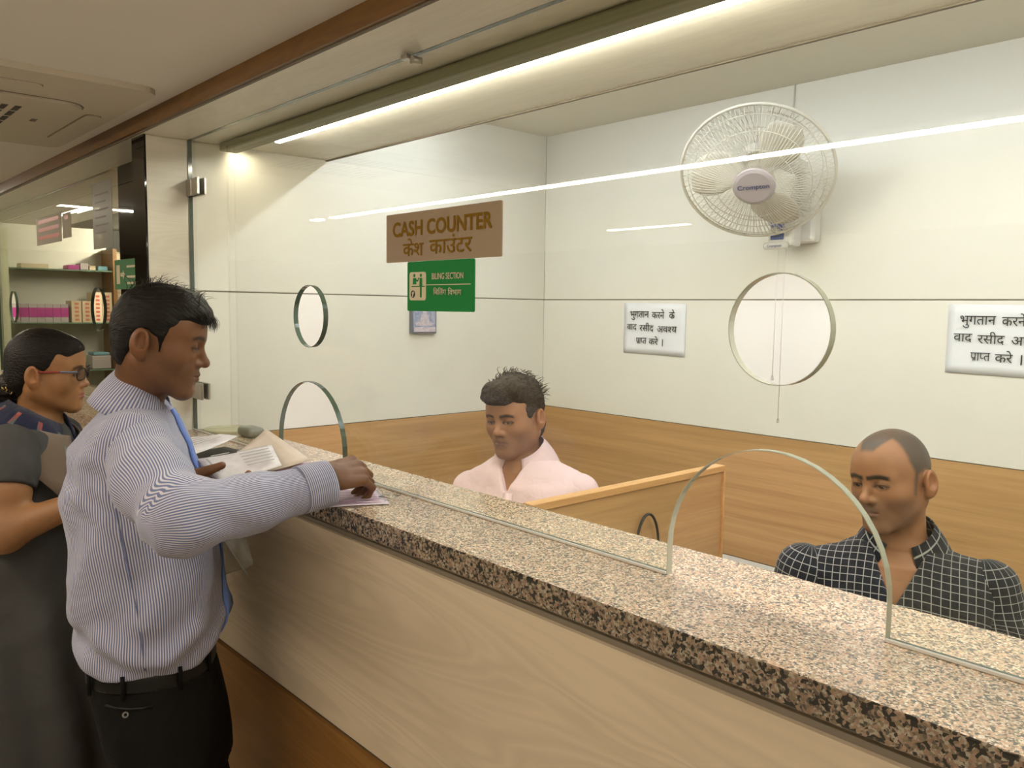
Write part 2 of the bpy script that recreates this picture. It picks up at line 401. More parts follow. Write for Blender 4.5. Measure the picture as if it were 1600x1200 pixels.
# ------------------------------------------------------------------ glass screen
def arch_pts(xc, r, zs_, z0, n=24):
    p = [(xc-r, z0)]
    for i in range(n+1):
        a = PI-PI*i/n; p.append((xc+r*math.cos(a), zs_+r*math.sin(a)))
    p.append((xc+r, z0)); return p
def circ_pts(xc, zc, r, n=48): return [(xc+r*math.cos(2*PI*i/n), zc+r*math.sin(2*PI*i/n)) for i in range(n)]
def screen(name, x0, x1, z0, z1, arches, circles, label, yg=0.0, th=.012):
    e = tag(empty(name, ((x0+x1)/2, yg, z0)), label, 'glass screen')
    outer = [(x0, z0)]; openings = []
    for xc, r, zs_ in sorted(arches):
        a = arch_pts(xc, r, zs_, z0); outer += a; openings.append(a)
    outer += [(x1, z0), (x1, z1), (x0, z1)]
    loops = [outer]+[circ_pts(*c) for c in circles]
    bm = bmesh.new(); ed = []
    for lp in loops:
        vs = [bm.verts.new((x, yg, z)) for x, z in lp]
        ed += [bm.edges.new((vs[i], vs[(i+1) % len(vs)])) for i in range(len(vs))]
    bmesh.ops.triangle_fill(bm, use_beauty=True, use_dissolve=False, edges=ed)
    g2 = bmesh.ops.duplicate(bm, geom=bm.verts[:]+bm.edges[:]+bm.faces[:])['geom']
    for v in [q for q in g2 if isinstance(q, bmesh.types.BMVert)]: v.co.y += th
    under(fin('pane', bm, M['glass']), e)
    def rim(lp, closed, nm, mm):
        bm = bmesh.new(); n = len(lp)
        a = [bm.verts.new((x, yg-.0002, z)) for x, z in lp]; b = [bm.verts.new((x, yg+th+.0002, z)) for x, z in lp]
        for i in range(n if closed else n-1):
            j = (i+1) % n; bm.faces.new((a[i], a[j], b[j], b[i]))
        o = fin(nm, bm, mm); sm = o.modifiers.new('thickness', 'SOLIDIFY'); sm.thickness = .0012; sm.offset = 0; under(o, e)
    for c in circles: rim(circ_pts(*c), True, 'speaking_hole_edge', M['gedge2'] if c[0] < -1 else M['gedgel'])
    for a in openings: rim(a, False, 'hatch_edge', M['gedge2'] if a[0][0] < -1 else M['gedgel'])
    rim([(x0, z0), (x0, z1)], False, 'side_edge', M['gedge'])
    rim([(x0, z1), (x1, z1)], False, 'top_edge', M['gedge'])
    # silicone and chrome bead along the foot, broken at the hatches
    xs = [x0]
    for xc, r, zs_ in sorted(arches): xs += [xc-r, xc+r]
    xs.append(x1)
    for a, b in zip(xs[::2], xs[1::2]):
        under(bx('foot_bead', a, b, yg-.004, yg+.0, z0-.0, z0+.005, M['bead'], bev=.001, seg=1), e)
        under(bx('foot_seal', a, b, yg+.0, yg+th, z0-.0, z0+.002, M['gedge']), e)
    return e
# the cut edge: far ones dark, near ones pale, lighting put into colour
ge = mat('shaded_glass_edge', (.2,.24,.18,1), .1, spec=.9); kk = N(ge)
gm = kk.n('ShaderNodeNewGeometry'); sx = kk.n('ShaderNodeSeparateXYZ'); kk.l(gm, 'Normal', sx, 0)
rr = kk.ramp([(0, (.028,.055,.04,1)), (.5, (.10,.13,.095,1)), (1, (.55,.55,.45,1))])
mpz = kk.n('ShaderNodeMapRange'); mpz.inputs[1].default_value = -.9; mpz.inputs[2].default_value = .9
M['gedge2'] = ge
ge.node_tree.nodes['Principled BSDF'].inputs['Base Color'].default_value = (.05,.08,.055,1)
gs = screen('glass_screen', XL+.003, XC1, ZT, ZS, [(-1.8635, .1655, 1.2665), (-.577, .166, 1.267)],
            [(-.575, 1.598, .075), (-1.862, 1.596, .077)], 'tall clear glass screen on the granite counter with round and arched openings')
def hinge(z, par):
    under(bx('wall_hinge', XL+.001, XL+.042, -.008, -.001, z-.026, z+.026, M['steel'], bev=.002), par)
    under(bx('wall_hinge', XL+.046, XL+.096, -.009, -.001, z-.026, z+.026, M['steel'], bev=.002), par)
    under(bx('wall_hinge', XL+.001, XL+.096, .0125, .020, z-.026, z+.026, M['steel'], bev=.002), par)
hinge(1.985, gs); hinge(1.35, gs)
# ceiling clamp of the screen
cl = bmesh.new()
box(cl, -1.432, -1.408, -.020, -.003, ZS-.012, ZS-.003, .003, 2)
box(cl, -1.412, -1.402, -.010, .016, ZS-.022, ZS-.006, .002, 2)
lathe(cl, [(0, 0), (.005, 0), (.005, .010), (0, .010)], 12, Matrix.Translation((-1.396, -.003, ZS-.016)) @ Matrix.Rotation(PI/2, 4, 'X'))
under(fin('ceiling_clamp', cl, M['steel']), gs)

# blind rail and light strip behind the screen's head
bm = bmesh.new(); box(bm, -2.60, XR-.01, .087, .149, ZS-.027, ZS, .008, 3)
br = fin('blind_rail', bm, M['olive'], None, False)
tag(br, 'olive rounded blind rail under the soffit just behind the glass', 'blind rail')
M['led'] = mat('lit_diffuser', (1,1,1,1), .5, emit=(1,.95,.85,1), es=E_STRIP)
M['ledin'] = mat('lit_cove_diffuser', (1,1,1,1), .5, emit=(.90,.97,1.1,1), es=E_INNER)
M['ledb'] = mat('lit_batten_diffuser', (1,1,1,1), .5, emit=(1,.89,.73,1), es=E_BATTEN)
M['ledp'] = mat('lit_fill_tube', (1,1,1,1), .5, emit=(1,.92,.72,1), es=E_PHARM_FILL)
M['puck'] = mat('lit_puck', (1,1,1,1), .5, emit=(1,.88,.66,1), es=E_PUCK)
ls = tag(empty('light_strip', (-.6, .165, ZS-.01)), 'long white light strip under the soffit above the glass screen', 'light')
under(bx('housing', -2.36, XR-.02, .160, .180, ZS-.012, ZS, M['white']), ls)
under(bx('diffuser', -2.36, XR-.02, .161, .179, ZS-.022, ZS-.012, M['led'], bev=.002), ls)
pk = tag(empty('puck_light', (-2.56, .17, ZS-.01)), 'small round downlight in the soffit corner beside the left wall', 'light')
bm = bmesh.new(); lathe(bm, [(0, 0), (.016, 0), (.018, -.006), (.014, -.007), (.014, -.004), (0, -.004)], 24, Matrix.Translation((-2.575, .165, ZS)))
under(fin('bezel', bm, M['steel']), pk)
bm = bmesh.new(); lathe(bm, [(0, -.0045), (.0135, -.0045), (.0135, -.0055), (0, -.0055)], 24, Matrix.Translation((-2.575, .165, ZS)))
under(fin('diffuser', bm, M['puck']), pk)
li = tag(empty('cove_light', (-.6, .78, ZI-.02)), 'white light batten hidden on the recessed ceiling above the clerks', 'light')
under(bx('housing', XL+.15, XR-.1, .76, .80, ZI-.012, ZI, M['white']), li)
under(bx('diffuser', XL+.15, XR-.1, .762, .798, ZI-.024, ZI-.012, M['ledin'], bev=.002), li)
def batten(x0, x1, y, z, label, m):
    e = tag(empty('batten_light', ((x0+x1)/2, y, z)), label, 'light', 'battens on the corridor ceiling')
    under(bx('housing', x0, x1, y-.018, y+.018, z-.02, z, M['white']), e)
    under(bx('diffuser', x0+.002, x1-.002, y-.012, y+.012, z-.026, z-.02, m), e)
    return e
batten(-4.45, 2.6, -1.54, ZC, 'long corridor ceiling batten whose line mirrors across the glass screen', M['ledb'])
M['ledd'] = mat('far_batten_diffuser', (1,1,1,1), .5, emit=(1,.92,.76,1), es=60)
batten(-6.17, -5.075, -.35, ZC, 'batten running along the corridor near the far pharmacy counter', M['ledd'])
cb_ = tag(empty('batten_light', (-5.05, -.45, ZC)), 'short batten running across the corridor ceiling by the far pharmacy', 'light', 'battens on the corridor ceiling')
under(bx('housing', -5.068, -5.032, -.80, -.165, ZC-.02, ZC, M['white']), cb_)
under(bx('diffuser', -5.062, -5.038, -.798, -.167, ZC-.026, ZC-.02, M['ledd']), cb_)
batten(-4.68, -4.58, -1.54, ZC, 'short corridor ceiling batten at the far end of the long one', M['ledb'])
M['ledc'] = mat('dim_batten_diffuser', (1,1,1,1), .5, emit=(1,.9,.72,1), es=E_BATTEN*.35)
batten(-3.7, -3.05, -3.2, ZC, 'short faint corridor ceiling batten nearer the outer wall', M['ledc'])

# ------------------------------------------------------------------ signs on the screen
X_, Z_ = (1, 0, 0), (0, 0, 1)
M['signb'] = mat('brown_sign_sheet', (.33,.245,.165,1), .75, spec=.1)
M['signg'] = mat('ochre_lettering', (.20,.105,.008,1), .7, spec=.1)
M['green'] = mat('green_sign_sheet', (.02,.20,.05,1), .75, spec=.1)
M['signw'] = mat('pale_sign_print', (.62,.54,.38,1), .7, spec=.1)
def plate(name, x0, x1, z0, z1, y, th, m, r=.003):
    bm = bmesh.new(); w, h = x1-x0, z1-z0; pts = []
    for cx, cz, a0 in ((w-r, h-r, 0), (r, h-r, 90), (r, r, 180), (w-r, r, 270)):
        for i in range(5):
            a = math.radians(a0+i*22.5); pts.append((cx+r*math.cos(a), cz+r*math.sin(a)))
    prism(bm, pts, th, Matrix.Translation((x0, y, z0)) @ Matrix.Rotation(PI/2, 4, 'X'))
    return fin(name, bm, m)
s1 = tag(empty('counter_sign', (-1.319, -.002, 1.716)), 'brown sign reading CASH COUNTER stuck to the glass screen', 'sign')
under(plate('board', -1.506, -1.131, 1.716, 1.817, -.0005, .003, M['signb']), s1)
lettering('CASH COUNTER', .04, (-1.481, -.0040, 1.768), X_, Z_, M['signg'], s1, bold=.034, width=.325, height=.032)
lettering(['केश'], .04, (-1.443, -.0040, 1.727), X_, Z_, M['signg'], s1, bold=.014, width=.073, height=.037)
lettering(['काउंटर'], .04, (-1.350, -.0040, 1.728), X_, Z_, M['signg'], s1, bold=.014, width=.136, height=.037)
s2 = tag(empty('department_sign', (-1.317, -.002, 1.614)), 'green billing section sign under the brown one on the glass', 'sign')
under(plate('board', -1.428, -1.208, 1.614, 1.7155, -.0005, .0026, M['green'], .004), s2)
under(plate('pictogram_field', -1.420, -1.362, 1.636, 1.694, -.0032, .0004, M['signw'], .006), s2)
lettering('BILING SECTION', .02, (-1.341, -.0040, 1.678), X_, Z_, M['signw'], s2, bold=.010, width=.101, height=.0125)
lettering(['बि', 'लि', 'ंग विभाग'][:0]+['िब', 'िलं', 'ग ', ' ', 'ि', 'व', 'भाग'] if False else ['\u093fब\u093fलंग'], .02, (-1.336, -.0040, 1.647), X_, Z_, M['signw'], s2, bold=.004, width=.042, height=.0145)
lettering(['\u093fवभाग'], .02, (-1.288, -.0040, 1.6465), X_, Z_, M['signw'], s2, bold=.004, width=.042, height=.0145)
under(bx('rule', -1.360, -1.218, -.0040, -.0034, 1.6665, 1.668, M['signw']), s2)
bm = bmesh.new()      # two people at a counter, and a round emblem
yy = -.0042
MX = Matrix.Translation((0, yy+.0005, 0)) @ Matrix.Rotation(PI/2, 4, 'X')
def disc(xc, zc, r, n=16): prism(bm, [(xc+r*math.cos(2*PI*i/n), zc+r*math.sin(2*PI*i/n)) for i in range(n)], .0005, MX)
def poly(ps): prism(bm, ps, .0005, MX)
disc(-1.402, 1.687, .0035); disc(-1.379, 1.687, .0035)
poly([(-1.408, 1.669), (-1.395, 1.669), (-1.396, 1.682), (-1.406, 1.682)])
poly([(-1.397, 1.676), (-1.390, 1.674), (-1.385, 1.682), (-1.387, 1.683), (-1.391, 1.677), (-1.397, 1.680)])
poly([(-1.383, 1.682), (-1.375, 1.682), (-1.374, 1.664), (-1.3765, 1.664), (-1.3765, 1.642), (-1.379, 1.642), (-1.379, 1.642), (-1.382, 1.642), (-1.382, 1.664), (-1.384, 1.664)])
poly([(-1.412, 1.6635), (-1.366, 1.6635), (-1.366, 1.6655), (-1.412, 1.6655)])
under(fin('pictogram', bm, M['green']), s2)
bm = bmesh.new(); disc(-1.407, 1.649, .0075, 24); under(fin('round_emblem', bm, M['ink']), s2)
bm = bmesh.new(); yy = -.0048; MX = Matrix.Translation((0, yy+.0005, 0)) @ Matrix.Rotation(PI/2, 4, 'X')
poly([(-1.410, 1.651), (-1.405, 1.655), (-1.402, 1.652), (-1.405, 1.648), (-1.406, 1.644), (-1.409, 1.643), (-1.408, 1.648)])
under(fin('emblem_mark', bm, M['signw']), s2)

# ------------------------------------------------------------------ notices on the back wall
def notice(x0, label, curl):
    w, h = .301, .200; z0 = 1.453; y = YB-.001
    e = tag(empty('paper_notice', (x0+w/2, y, z0)), label, 'notice')
    bm = bmesh.new(); nx, nz = 12, 8; vs = {}
    for i in range(nx+1):
        for j in range(nz+1):
            u_, v_ = i/nx, j/nz
            vs[i, j] = bm.verts.new((x0+w*u_, y-.0012-.002*curl*max(0, u_-.6)**2*4-.0012*(1-v_)**3, z0+h*v_-.004*u_))
    for i in range(nx):
        for j in range(nz): bm.faces.new((vs[i, j], vs[i+1, j], vs[i+1, j+1], vs[i, j+1]))
    o = fin('sheet', bm, M['paper'], None, True); sm = o.modifiers.new('t', 'SOLIDIFY'); sm.thickness = .0006; under(o, e)
    yt = y-.0050
    def ln(tok, xa, zb, wd, ht): lettering(tok, .05, (x0+xa, yt, z0+zb), X_, (0, 0, 1), M['ink'], e, bold=.003, width=wd, height=ht)
    ln(['भुगतान'], .034, .131, .094, .036); ln(['करने'], .143, .139, .060, .036); ln(['के'], .226, .139, .027, .036)
    ln(['वाद'], .019, .090, .050, .025); ln(['रसीद'], .083, .086, .070, .036)
    ln(['अव', ('half', 'श', .70), 'य'], .170, .086, .094, .024)
    ln(['प', ('ra',), 'ा', ('half', 'प', .66), 'त'], .067, .038, .052, .024); ln(['करे'], .131, .036, .045, .034); ln(['।'], .196, .032, .004, .028)
notice(-2.162, 'white Hindi paper notice on the back wall behind the pink-shirted clerk', 1)
notice(-.930, 'white Hindi paper notice on the back wall, cut off by the right edge', .3)

# ------------------------------------------------------------------ small picture on the left wall
pf = tag(empty('picture_frame', (XL+.01, .90, 1.52)), 'small framed blue devotional picture on left wall below the green sign', 'picture')
M['picblue'] = noisy('picture_blue', (.22,.27,.42,1), (.42,.42,.5,1), 60, .4, 0)
M['picpale'] = noisy('picture_pale', (.62,.56,.60,1), (.5,.42,.48,1), 90, .4, 0)
under(bx('frame', XL, XL+.02, .842, .960, 1.521, 1.66, mat('grey_frame', (.16,.17,.2,1), .4), bev=.002), pf)
under(bx('print', XL+.02, XL+.0212, .848, .954, 1.527, 1.655, M['picblue']), pf)
under(bx('bead_band', XL+.0212, XL+.024, .849, .953, 1.528, 1.546, M['picpale'], bev=.001), pf)
bm = bmesh.new()
R_ = Matrix.Translation((XL+.0213, .901, 0)) @ Matrix(((0,0,1,0),(1,0,0,0),(0,1,0,0),(0,0,0,1)))
prism(bm, [(-.04,1.552),(.04,1.552),(.043,1.562),(.022,1.568),(.018,1.592),(.008,1.598),(.010,1.612),(.005,1.622),(-.005,1.622),(-.010,1.612),(-.008,1.598),(-.018,1.592),(-.022,1.568),(-.043,1.562)], .001, R_)
under(fin('seated_figure', bm, M['picpale']), pf)

# ------------------------------------------------------------------ wall fan
FC = np.array([-1.400, 1.27, 2.045])
ax = Vector((.33, -.69, -.643)).normalized()
zz = ax; xx = Vector((0, 0, 1)).cross(zz).normalized(); yv = zz.cross(xx)
FM = Matrix.Translation(Vector(FC)) @ Matrix((xx, yv, zz)).transposed().to_4x4()
fan = tag(empty('wall_fan', (-1.40, 1.5, 1.9)), 'white wall fan with wire cage mounted high on the back wall', 'fan')
M['fanw'] = mat('fan_wire', (.66,.62,.53,1), .35); M['fanb'] = mat('fan_blade', (.66,.62,.54,1), .35, sub=0)
M['fanhub'] = mat('fan_hub_cap', (.42,.37,.38,1), .4); M['fanblue'] = mat('blue_control_plate', (.10,.14,.32,1), .4)
RF = .228
def fprof(r, front=True):
    t = min(1, r/RF)
    return (.075*(1-t**2.6) if front else -.085*(1-t**2.2))
def circle3(r, z, n=72): return [FM @ Vector((r*math.cos(2*PI*i/n), r*math.sin(2*PI*i/n), z)) for i in range(n)]
for front, nm in ((True, 'front_cage'), (False, 'rear_cage')):
    bm = bmesh.new(); ns = 104 if front else 72
    for i in range(ns):
        a = 2*PI*i/ns; r0 = .060 if front else .05; pts = []
        for j in range(7):
            r_ = r0+(RF-r0)*j/6; aa = a+(.35 if front else -.3)*(r_-r0)/(RF-r0)*.0
            pts.append(FM @ Vector((r_*math.cos(aa), r_*math.sin(aa), fprof(r_, front))))
        tube(bm, pts, .0011, 4, caps=False)
    for r_ in ((.115, .165, .205) if front else (.12, .19)):
        tube(bm, circle3(r_, fprof(r_, front)-.001), .0014, 6, closed=True)
    o = fin(nm, bm, M['fanw'], None, True); o['kind'] = 'stuff'; under(o, fan)
under(tb('rim', circle3(RF, 0), .005, M['fanw'], None, 8, True), fan)
bm = bmesh.new(); lathe(bm, [(0, .082), (.05, .081), (.060, .077), (.064, .070), (.064, .060), (0, .060)], 40, FM)
hub = under(fin('hub_cap', bm, M['fanhub'], None, False), fan)
o = lettering('Crompton', .03, FM @ Vector((-.046, -.006, .0832)), FM.to_3x3() @ Vector((1, .06, 0)), FM.to_3x3() @ Vector((-.06, 1, 0)), mat('navy_print', (.03,.06,.2,1), .5), fan, bold=.008, width=.092)
# three broad blades
for k3 in range(3):
    bm = bmesh.new(); a0 = 2*PI*k3/3+.75; nr, na = 9, 9; g_ = {}
    for i in range(nr+1):
        r_ = .035+(.195-.035)*i/nr; t = i/nr
        wid = .35+.42*math.sin(PI*min(1, t*1.05)**.8)*1.0
        lead = a0+.28*t
        for j in range(na+1):
            s_ = j/na
            a = lead+(s_-.5)*2*wid*(.78 if t < .95 else .6)
            z_ = .012+.040*(s_-.5)*(1-.35*t)+.006*math.sin(PI*s_)
            g_[i, j] = bm.verts.new(FM @ Vector((r_*math.cos(a), r_*math.sin(a), z_)))
    for i in range(nr):
        for j in range(na): bm.faces.new((g_[i, j], g_[i+1, j], g_[i+1, j+1], g_[i, j+1]))
    o = fin('blade', bm, M['fanb'], None, True); sm = o.modifiers.new('t', 'SOLIDIFY'); sm.thickness = .002; under(o, fan)
bm = bmesh.new(); lathe(bm, [(0, .045), (.034, .045), (.038, .04), (.038, -.02), (.0, -.02)], 24, FM); under(fin('blade_hub', bm, M['fanb'], None, True), fan)
bm = bmesh.new(); lathe(bm, [(0, -.04), (.05, -.045), (.062, -.07), (.06, -.12), (.045, -.16), (0, -.17)], 28, FM); under(fin('motor_housing', bm, M['white'], None, True), fan)
mb = FM @ Vector((0, 0, -.12))
under(tb('neck', [mb, (-1.36, 1.47, 2.08), (-1.36, 1.50, 2.02), (-1.375, 1.50, 1.96)], [.03, .026, .024, .024], M['white'], None, 12), fan)
under(bx('wall_bracket', -1.43, -1.335, 1.515, 1.57, 1.85, 2.06, M['white'], bev=.012), fan)
under(bx('control_box', -1.465, -1.375, 1.455, 1.52, 1.835, 1.945, M['white'], bev=.012), fan)
under(bx('control_plate', -1.452, -1.405, 1.4515, 1.4555, 1.858, 1.935, M['fanblue'], bev=.002), fan)
bm = bmesh.new(); lathe(bm, [(0, .016), (.013, .015), (.015, 0), (0, 0)], 24, Matrix.Translation((-1.430, 1.452, 1.885)) @ Matrix.Rotation(PI/2, 4, 'X')); under(fin('speed_knob', bm, M['white'], None, True), fan)
bm = bmesh.new(); box(bm, -1.475, -1.385, 1.444, 1.456, 1.826, 1.851, .010, 3); under(fin('name_plate', bm, M['white'], None, True), fan)
lettering('Crompton', .015, (-1.458, 1.4435, 1.834), X_, Z_, bpy.data.materials['navy_print'], fan, bold=.008, width=.052)
for x_, zlo in ((-1.447, 1.405), (-1.420, 1.262)):
    pc_ = under(tb('pull_cord', [(x_, 1.50, 1.84), (x_-.004, 1.50, 1.7), (x_-.004, 1.50, zlo)], .0011, M['white'], None, 6), fan)
    bm = bmesh.new(); lathe(bm, [(0, .012), (.003, .010), (.005, 0), (.004, -.004), (0, -.004)], 12, Matrix.Translation((x_-.004, 1.50, zlo-.006)))
    under(fin('cord_bead', bm, M['white'], None, True), fan)
tag(tb('power_cord', [(-1.452, YB-.004, ZI), (-1.457, YB-.004, 2.25), (-1.44, YB-.004, 2.12), (-1.40, YB-.005, 2.05)], .0028, M['white'], None, 6), 'thin pale cord running up the wall from fan to ceiling', 'cable')

# ------------------------------------------------------------------ ceiling cassette unit
ac = tag(empty('ceiling_cassette', (-2.75, -.73, ZC)), 'square ceiling air conditioner panel with slotted grille', 'air conditioner')
def rrect(x0, x1, y0, y1, r, n=6):
    p = []
    for cx, cy, a0 in ((x1-r, y1-r, 0), (x0+r, y1-r, 90), (x0+r, y0+r, 180), (x1-r, y0+r, 270)):
        for i in range(n+1):
            a = math.radians(a0+90*i/n); p.append((cx+r*math.cos(a), cy+r*math.sin(a)))
    return p
bm = bmesh.new(); prism(bm, rrect(-3.27, -2.235, -1.26, -.215, .05), .0145, Matrix.Translation((0, 0, ZC-.0145))); under(fin('face_panel', bm, M['acwhite']), ac)
bm = bmesh.new(); prism(bm, rrect(-3.20, -2.49, -1.17, -.315, .07), .0006, Matrix.Translation((0, 0, ZC-.0147))); under(fin('joint', bm, M['strip']), ac)
bm = bmesh.new(); prism(bm, rrect(-3.195, -2.496, -1.165, -.321, .066), .008, Matrix.Translation((0, 0, ZC-.0225))); under(fin('inlet_panel', bm, M['acwhite']), ac)
for x0_, x1_, y0_, y1_ in ((-2.45, -2.35, -1.08, -.46), (-3.08, -2.62, -.290, -.250)):
    bm = bmesh.new(); prism(bm, rrect(x0_, x1_, y0_, y1_, .02), .004, Matrix.Translation((0, 0, ZC-.018))); under(fin('air_flap', bm, M['acwhite']), ac)
    bm = bmesh.new(); prism(bm, rrect(x0_-.003, x1_+.003, y0_-.003, y1_+.003, .02), .0005, Matrix.Translation((0, 0, ZC-.0146))); under(fin('flap_joint', bm, M['groove']), ac)
for i in range(5):
    for j in range(14):
        y1_ = -.455-j*.032; x0_ = -3.01+i*.082+.0
        under(bx('grille_slot', x0_, x0_+.068, y1_-.016, y1_, ZC-.0232, ZC-.0225, M['dark']), ac)
under(bx('badge', -2.80, -2.76, -.40, -.385, ZC-.0232, ZC-.0225, M['strip']), ac)

# ------------------------------------------------------------------ pharmacy booth beyond the pier
XP = -6.2
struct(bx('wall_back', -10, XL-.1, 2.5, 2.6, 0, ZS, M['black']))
struct(bx('wall_left', XP-.1, XP, .0, .77, 0, ZS, M['cream']))
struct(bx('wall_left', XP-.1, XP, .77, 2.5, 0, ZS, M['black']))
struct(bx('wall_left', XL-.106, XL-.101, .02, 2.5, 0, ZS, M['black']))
M['shelfglass'] = mat('shelf_glass', (.16,.24,.17,1), .15, spec=.8)
cabinet = tag(empty('medicine_shelves', (XP+.1, .43, 0)), 'far pharmacy shelving of glass shelves with a wood side post', 'shelves')
for z_ in (.9, 1.18, 1.496, 1.842):
    under(bx('glass_shelf', XP, XP+.25, .13, .735, z_-.008, z_, M['shelfglass']), cabinet)
under(bx('side_post', XP, XP+.26, .737, .762, 0, 1.99, M['oakbase']), cabinet)
under(bx('side_post', XP, XP+.26, .085, .125, 0, 2.08, mat('pale_cream_post', (.66,.66,.46,1), .4)), cabinet)  # post in a plain pale cream
under(bx('base_unit', XP, XP+.26, .13, .735, 0, .85, M['cream2']), cabinet)
M['magenta'] = mat('magenta_carton', (.42,.04,.24,1), .5); M['lilac'] = mat('lilac_carton', (.42,.36,.36,1), .5)
M['carton'] = mat('cream_carton', (.62,.5,.34,1), .5); M['redp'] = mat('red_print', (.5,.12,.06,1), .5); M['bluep'] = mat('blue_carton', (.16,.34,.42,1), .5)
for i in range(7):
    y0_ = .140+i*.046
    e = tag(empty('medicine_carton', (XP+.18, y0_+.02, 1.497)), ['magenta banded carton on the far middle shelf next to the pale post', 'second magenta banded carton on the far middle shelf', 'third magenta banded carton on the far middle shelf', 'middle one of the magenta banded cartons on the far shelf', 'fifth magenta banded carton on the far middle shelf', 'sixth magenta banded carton on the far middle shelf', 'magenta banded carton closest to the white cartons'][i], 'box', 'magenta banded cartons')
    under(bx('carton', XP+.12, XP+.24, y0_, y0_+.044, 1.4965, 1.615, M['lilac']), e)
    under(bx('printed_band', XP+.2402, XP+.2408, y0_, y0_+.044, 1.530, 1.590, M['magenta']), e)
for i, (y0_, h_) in enumerate(((.480, .14), (.545, .14), (.610, .20), (.672, .20))):
    e = tag(empty('medicine_carton', (XP+.18, y0_+.03, 1.497)), ['short cream carton with red print beside the magenta cartons', 'second short cream carton with red print on the middle shelf', 'tall cream carton with red print on the middle shelf', 'tall cream carton with red print next to the wood post'][i], 'box', 'cream cartons with red print')
    under(bx('carton', XP+.1, XP+.24, y0_, y0_+.058, 1.497, 1.497+h_, M['carton']), e)
    for j in range(int(h_/.028)): under(bx('printed_mark', XP+.2402, XP+.2408, y0_+.018, y0_+.042, 1.507+j*.026, 1.521+j*.026, M['redp']), e)
for i, (y0_, w_, h_, mm, lb) in enumerate(((.47, .07, .03, 'magenta', 'pink packet lying on the upper pharmacy shelf'), (.545, .05, .045, 'lilac', 'small mauve packet on the upper pharmacy shelf'), (.60, .04, .03, 'carton', 'small cream packet on the upper pharmacy shelf'), (.655, .06, .03, 'bluep', 'small blue packet on the upper pharmacy shelf'), (.2, .16, .03, 'carton', 'low cream parcel on the upper pharmacy shelf'))):
    e = tag(bx('medicine_packet', XP+.1, XP+.22, y0_, y0_+w_, 1.8425, 1.8425+h_, M[mm], bev=.004), lb, 'packet')
for i, (y0_, w_, h_, mm, lb) in enumerate(((.60, .12, .09, 'lilac', 'pale grey bundle of packets on the lower pharmacy shelf'), (.61, .1, .02, 'bluep', 'flat blue packet on the grey bundle of lower shelf'))):
    z_ = 1.1805 if i == 0 else 1.2715
    tag(bx('medicine_packet', XP+.08, XP+.22, y0_, y0_+w_, z_, z_+h_, M[mm], bev=.006), lb, 'packet')
bd = tag(empty('price_board', (XP+.05, .87, 0)), 'tall pale printed board standing beside the far shelves', 'board')
under(bx('board', XP+.02, XP+.05, .772, .965, .4, 1.982, mat('aged_board', (.40,.35,.26,1), .6)), bd)
for i in range(16):
    z_ = 1.90-i*.033
    under(bx('printed_line', XP+.0502, XP+.0508, .79, .93-.05*((i*7) % 3)/2, z_-.006, z_, mat('faded_print', (.24,.13,.09,1), .6) if i == 0 else bpy.data.materials['faded_print']), bd)
pn = tag(empty('paper_notice', (XP+.055, .86, 1.1)), 'white sheet with black Hindi lines on the far price board', 'notice')
under(bx('sheet', XP+.0512, XP+.052, .785, .93, 1.08, 1.36, M['paper']), pn)
for i, s_ in enumerate(('कृपया', 'दवा', 'लेते समय', 'रसीद', 'अवश्य दे')):
    pass
for i in range(5):
    under(bx('printed_line', XP+.0522, XP+.0526, .795, .90-.03*(i % 2), 1.315-i*.045, 1.330-i*.045, M['ink']), pn)
pg_ = screen('glass_screen', -5.6, -3.335, ZT, ZS, [(-3.64-.55, .16, 1.30)], [(-3.64, 1.598, .09), (-5.215, 1.598, .085)], 'glass screen of the pharmacy booth beyond the pier')
ct2 = tag(empty('service_counter', (-4.2, 0, 0)), 'pharmacy counter beyond the pier, hidden behind the standing people', 'counter')
under(bx('front_panel', -5.6, XL-.12, -.15, -.13, 0, 1.178, M['front']), ct2)
under(bx('worktop', -5.6, XL-.12, -.169, .142, 1.178, ZT-.0005, M['granite']), ct2)
e = tag(empty('fill_tube_light', (-5.1, .95, ZS)), 'added fill tube for the pharmacy shelves, unseen behind the black panel', 'light')  # lamp added out of view to brighten the shelves
under(bx('tube', -6.05, -4.2, .94, .955, ZS-.04, ZS-.015, M['ledp'], bev=.004), e); under(bx('housing', -6.05, -4.2, .93, .965, ZS-.015, ZS, M['white']), e)
struct(bx('trim_5', -3.330, XL-.101, .001, .02, 0, ZS, bpy.data.materials['black_glass']))
M['sheetgrey'] = glassmat('thin_grey_sheet', (.55,.53,.47,1), .03, .4, .55, (.36,.33,.28,1))
M['faint'] = mat('faint_print', (.16,.12,.11,1), .6)
e = tag(empty('paper_notice', (-3.53, -.002, 1.84)), 'thin grey sheet on the pharmacy glass beside the dark gap', 'notice')
under(bx('sheet', -3.655, -3.400, -.0015, -.0005, 1.84, 2.10, M['sheetgrey']), e)
for i in range(6): under(bx('printed_line', -3.62, -3.45-.03*(i % 2), -.0022, -.0018, 2.05-i*.03, 2.056-i*.03, M['faint']), e)
